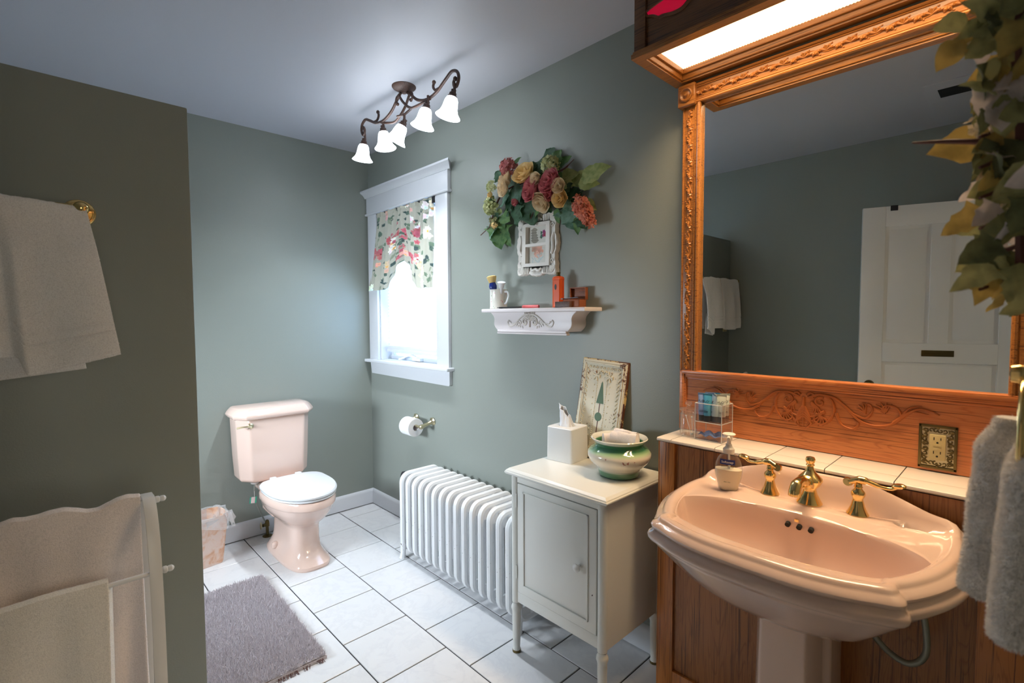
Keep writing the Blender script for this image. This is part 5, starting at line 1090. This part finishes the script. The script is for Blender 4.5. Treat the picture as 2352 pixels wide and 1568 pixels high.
for y, z in ((.028, .950), (-.048, .795), (-.058, .38), (.14, .78)):
    mb = MB(); mb.cyl((-.300, y, z), (.300, y, z), .0055, n=10)
    for sx in (-1, 1): mb.T = Matrix.Translation((sx*.298, y, z)) @ Euler((0, sx*pi/2, 0)).to_matrix().to_4x4(); mb.lathe([(.006, 0), (.0085, .003), (.0085, .009), (.006, .011), (.0075, .014), (.0075, .020), (.004, .024), (.001, .025)], 12)
    mb.build('rod', M['white'], rk)
bt = thing('bath_towel', 'large taupe bath towel over the top rod of the white rack', 'towel', (-.10, 1.528, .957))
drape('cloth', -.27, .268, 0, 0, .012, .62, .55, M['towelg'], bt, folds=lambda u, v_: (0, (.011*sin(u*19+v_*3)+.009*sin(u*33+2)+.010*nz(u*9, v_*5, 3))*1.25, .01*sin(u*14)), seed=5, pile=120000, plen=.0055, nu=150, nv=150)
wt_ = thing('waffle_towel', 'smaller off-white towel over the middle rod of the white rack', 'towel', (-.10, 1.452, .801))
drape('cloth', -.262, .195, 0, 0, .010, .47, .40, M['towelw'], wt_, folds=lambda u, v_: (-.01*v_, .009*sin(u*16+1.5)*(1 if u < .9 else .4), .0), seed=6, pile=60000, plen=.003, nu=120, nv=110)
MB().grid(lambda u, v_: (.190+.012*u-.004*v_, -.012+.022*u, -.012-.40*v_), 6, 30).build('folded_edge', M['towelw'], wt_, solid=.003)

# towel ring on the side wall near the camera, with its towel
tr_ = thing('towel_ring', 'brass towel ring on the side wall beside the sink', 'towel ring', (.90, YF, 1.335))
MB().lathe([(.027, 0), (.027, .004), (.014, .01), (.009, .02), (.008, .055), (.0105, .062), (.0125, .070), (.0105, .078), (.001, .080)], 20).build('ring_post', M['brass'], tr_, rot=(radians(-90), 0, 0))
mb = MB(); rr_ = .075; pts = [(rr_*sin(a*pi/24), .066, -rr_+rr_*cos(a*pi/24)-.006) for a in range(49)]; mb.tube(pts, .0042, 10, False).build('ring', M['brass'], tr_)
tt = thing('ring_towel', 'thick white hand towel hanging through the brass ring by the sink', 'towel', (.90, YF+.072, 1.262))
def lobe(xc, w_, y0, zt, zb, bulge, sd, nm):
    mb = MB()
    def fn(u, v_):
        a = 2*pi*u; e = .75; fr_ = sstep(0, .18, v_); wx = w_*(.45+.55*fr_)*(1+.08*v_); wy = bulge*(.55+.45*fr_)*(1+.25*v_)
        if v_ > .97: wx *= .9; wy *= .7
        return (xc+wx*math.copysign(abs(cos(a))**e, cos(a))+.003*nz(cos(a)*2, v_*6, sd), y0+wy*math.copysign(abs(sin(a))**e, sin(a))+.006*v_+.003*nz(sin(a)*2, v_*5, sd+3), zt+(zb-zt)*v_+.006*cos(a*2)*v_)
    mb.grid(fn, 48, 60); rg_ = [fn(k/48, 1) for k in range(48)]; mb.add(rg_, [tuple(range(48))]); rg_ = [fn(k/48, 0) for k in range(48)]; mb.add(rg_, [tuple(reversed(range(48)))])
    o = mb.build(nm, M['towel'], tt); fuzz('pile', o, 30000, .0045, .0007, M['towel'], tt, .45, -.3, sd); return o
lobe(.030, .036, .000, .012, -.232, .034, 4, 'far_fold'); lobe(-.050, .045, -.020, .004, -.245, .024, 7, 'near_fold')

# ------------------------------------------------------------------ door_1 (open, seen in the mirror)
dA = (-.10, .745); dB = (-.345, .025); ang = atan2(dA[1]-dB[1], dA[0]-dB[0]); Wd_ = math.hypot(dA[0]-dB[0], dA[1]-dB[1])
dr = bpy.data.objects.new('door_1', None); COL.objects.link(dr); dr.location = (*dB, .01); dr.rotation_euler = (0, 0, ang); struct(dr, 'white paneled door standing open, seen in the mirror')
Hd = 2.055; dt = M['white']
MB().box(0, .115, 0, .035, 0, Hd).build('stile', dt, dr, bevel=.002); MB().box(Wd_-.115, Wd_, 0, .035, 0, Hd).build('stile', dt, dr, bevel=.002)
md_ = Wd_/2; MB().box(md_-.045, md_+.045, 0, .035, 1.23, Hd-.12).build('mid_stile', dt, dr, bevel=.002)
for z0, z1 in ((0, .22), (1.12, 1.235), (Hd-.12, Hd)): MB().box(.115, Wd_-.115, 0, .035, z0, z1).build('rail', dt, dr, bevel=.002)
def dpan(a, b, z0, z1):
    mb = MB(); mb.box(a, b, .010, .025, z0, z1); o = mb.build('panel', dt, dr); mb = MB(); e = .035; mb.loft([[(a+.02, y, z0+.02), (b-.02, y, z0+.02), (b-.02, y, z1-.02), (a+.02, y, z1-.02)] if y == .010 else [(a+e, y, z0+e), (b-e, y, z0+e), (b-e, y, z1-e), (a+e, y, z1-e)] for y in (.010, .004)])
    mb.build('raised_field', dt, o)
dpan(.115, md_-.045, 1.235, Hd-.12); dpan(md_+.045, Wd_-.115, 1.235, Hd-.12); dpan(.115, Wd_-.115, .22, 1.12)
for y_s in (0,):
    MB().box(md_-.075, md_+.075, -.004, .0, 1.158, 1.194).build('brass_plate', M['brassd'], dr, bevel=.003)
MB().box(-.012+Wd_-.16, Wd_-.148+.012, -.004, .04, Hd-.028, Hd+.003).build('hook_strap', M['black'], dr)
MB().ball((Wd_-.05, -.045, .98), .028, 16).cyl((Wd_-.05, -.03, .98), (Wd_-.05, 0, .98), .012).build('door_handle', M['brassd'], dr)
for z in (.3, 1.0, 1.75): MB().cyl((0, -.006, z-.045), (0, -.006, z+.045), .006, n=8).build('hinge', M['brassd'], dr)
vn = thing('ceiling_vent', 'square white ceiling vent with a dark slot, seen in the mirror', 'vent', (.045, .33, ZC))
MB().box(-.15, .15, -.11, .11, -.006, 0).build('vent_cover', M['ceiling'], vn, bevel=.002); MB().box(-.08, .05, -.062, .062, -.008, -.004).build('dark_slot', M['dark'], vn)

# ------------------------------------------------------------------ leafy swag hanging near the camera on the side wall
gs = thing('leaf_garland', 'hanging garland of faded green leaves and mauve petals at the right edge', 'garland', (.86, YF, 1.65))
def px2(px, py, X):      # place a leaf at depth X on the sight line of a photographed spot
    d = R2*((px-1176)/1142)+U2*(-(py-784)/1142)+F; t = X/d.x; return Vector((X-.86, d.y*t-YF, H+d.z*t-1.65))
rng = random.Random(21)
GL = [(2195, 50, 185, 60, 'olive'), (2230, 95, 200, 70, 'ochre'), (2195, 110, 230, 60, 'ochre'), (2260, 30, 150, 70, 'olive'), (2300, 60, 90, 80, 'darkl'), (2330, 120, 60, 70, 'mauve'), (2290, 160, 250, 70, 'olive'), (2250, 60, 200, 60, 'olive'),
      (2300, 215, 250, 90, 'mauve'), (2335, 200, 300, 90, 'mauve'), (2270, 200, 140, 60, 'olive'), (2255, 270, 270, 50, 'darkl'), (2290, 260, 280, 70, 'mauve'), (2330, 280, 270, 90, 'mauve'), (2240, 325, 183, 110, 'ochre'), (2260, 345, 190, 60, 'olive'),
      (2275, 340, 0, 60, 'darkl'), (2300, 360, 320, 70, 'darkl'), (2290, 400, 230, 60, 'ochre'), (2260, 400, 210, 60, 'cream'), (2240, 440, 240, 60, 'mauve'), (2280, 430, 200, 60, 'olive'), (2320, 440, 290, 70, 'olive'), (2235, 500, 215, 80, 'ochre'),
      (2260, 520, 200, 60, 'olive'), (2290, 510, 250, 70, 'darkl'), (2330, 520, 300, 70, 'darkl'), (2290, 560, 280, 60, 'mauve'), (2340, 570, 280, 70, 'mauve'), (2255, 560, 240, 50, 'olive'), (2245, 625, 205, 90, 'olive'), (2255, 640, 250, 80, 'ochre'),
      (2280, 640, 275, 70, 'ochre'), (2310, 640, 300, 70, 'olive'), (2340, 640, 270, 80, 'olive'), (2265, 600, 150, 50, 'cream'), (2310, 600, 200, 60, 'darkl'), (2345, 480, 240, 80, 'darkl'), (2340, 350, 230, 80, 'darkl'), (2345, 40, 240, 90, 'darkl'),
      (2320, 10, 200, 80, 'olive'), (2280, 10, 190, 60, 'ochre'), (2335, 150, 200, 90, 'olive'), (2310, 310, 190, 70, 'olive'), (2250, 230, 230, 40, 'ochre'), (2345, 690, 250, 60, 'olive'), (2300, 690, 250, 50, 'ochre'), (2348, 420, 200, 80, 'olive'), (2348, 600, 180, 80, 'darkl'), (2348, 260, 190, 80, 'olive')]
for k in range(64): GL.append((rng.choice([rng.uniform(2285, 2400), rng.uniform(2255, 2330)]), rng.uniform(-40, 690), rng.uniform(150, 320), rng.uniform(55, 92), rng.choice(['olive', 'olive', 'darkl', 'mauve', 'ochre', 'olive'])))
for i, (px, py, a, sz, c) in enumerate(GL):
    X = rng.uniform(.80, .95); sc_ = 1.0 if c != 'mauve' else .85; b = px2(px-cos(radians(a))*sz*.45, py+sin(radians(a))*sz*.45, X); d3 = (R2*cos(radians(a))+U2*sin(radians(a))+F*rng.uniform(-.4, .4)); mb = MB()
    leaf_geo(mb, b, d3, -F+Vector((rng.uniform(-.6, .6), rng.uniform(-.6, .6), rng.uniform(0, .8))), sz*.62/1142*1.15*sc_, sz*.62/1142*rng.uniform(.7, 1.0), rng.choice(['oval', 'ivy']), rng.uniform(.1, .5)); mb.build('leaf' if c not in ('mauve', 'cream') else 'petal', PET[c], gs)
mb = MB(); mb.tube([tuple(px2(2345, y, .87)) for y in range(-30, 700, 60)], .006, 6); mb.tube([tuple(px2(2345, 330, .87)), tuple(px2(2260, 325, .87)), tuple(px2(2170, 325, .87)), tuple(px2(2095, 328, .87))], [.004, .004, .003, .0012], 6)
for y in range(0, 700, 70): mb.tube([tuple(px2(2350, y, .87)), tuple(px2(2290, y+20, .88)), tuple(px2(2250, y+35, .86))], [.004, .003, .002], 5)
mb.build('stem', M['stem'], gs)
for (px, py) in ((2250, 300), (2290, 80), (2320, 500)):
    mb = MB(); floret_geo(mb, px2(px, py, .88), -F, .016, 14, .4); mb.build('floret', PET['cream'], gs)
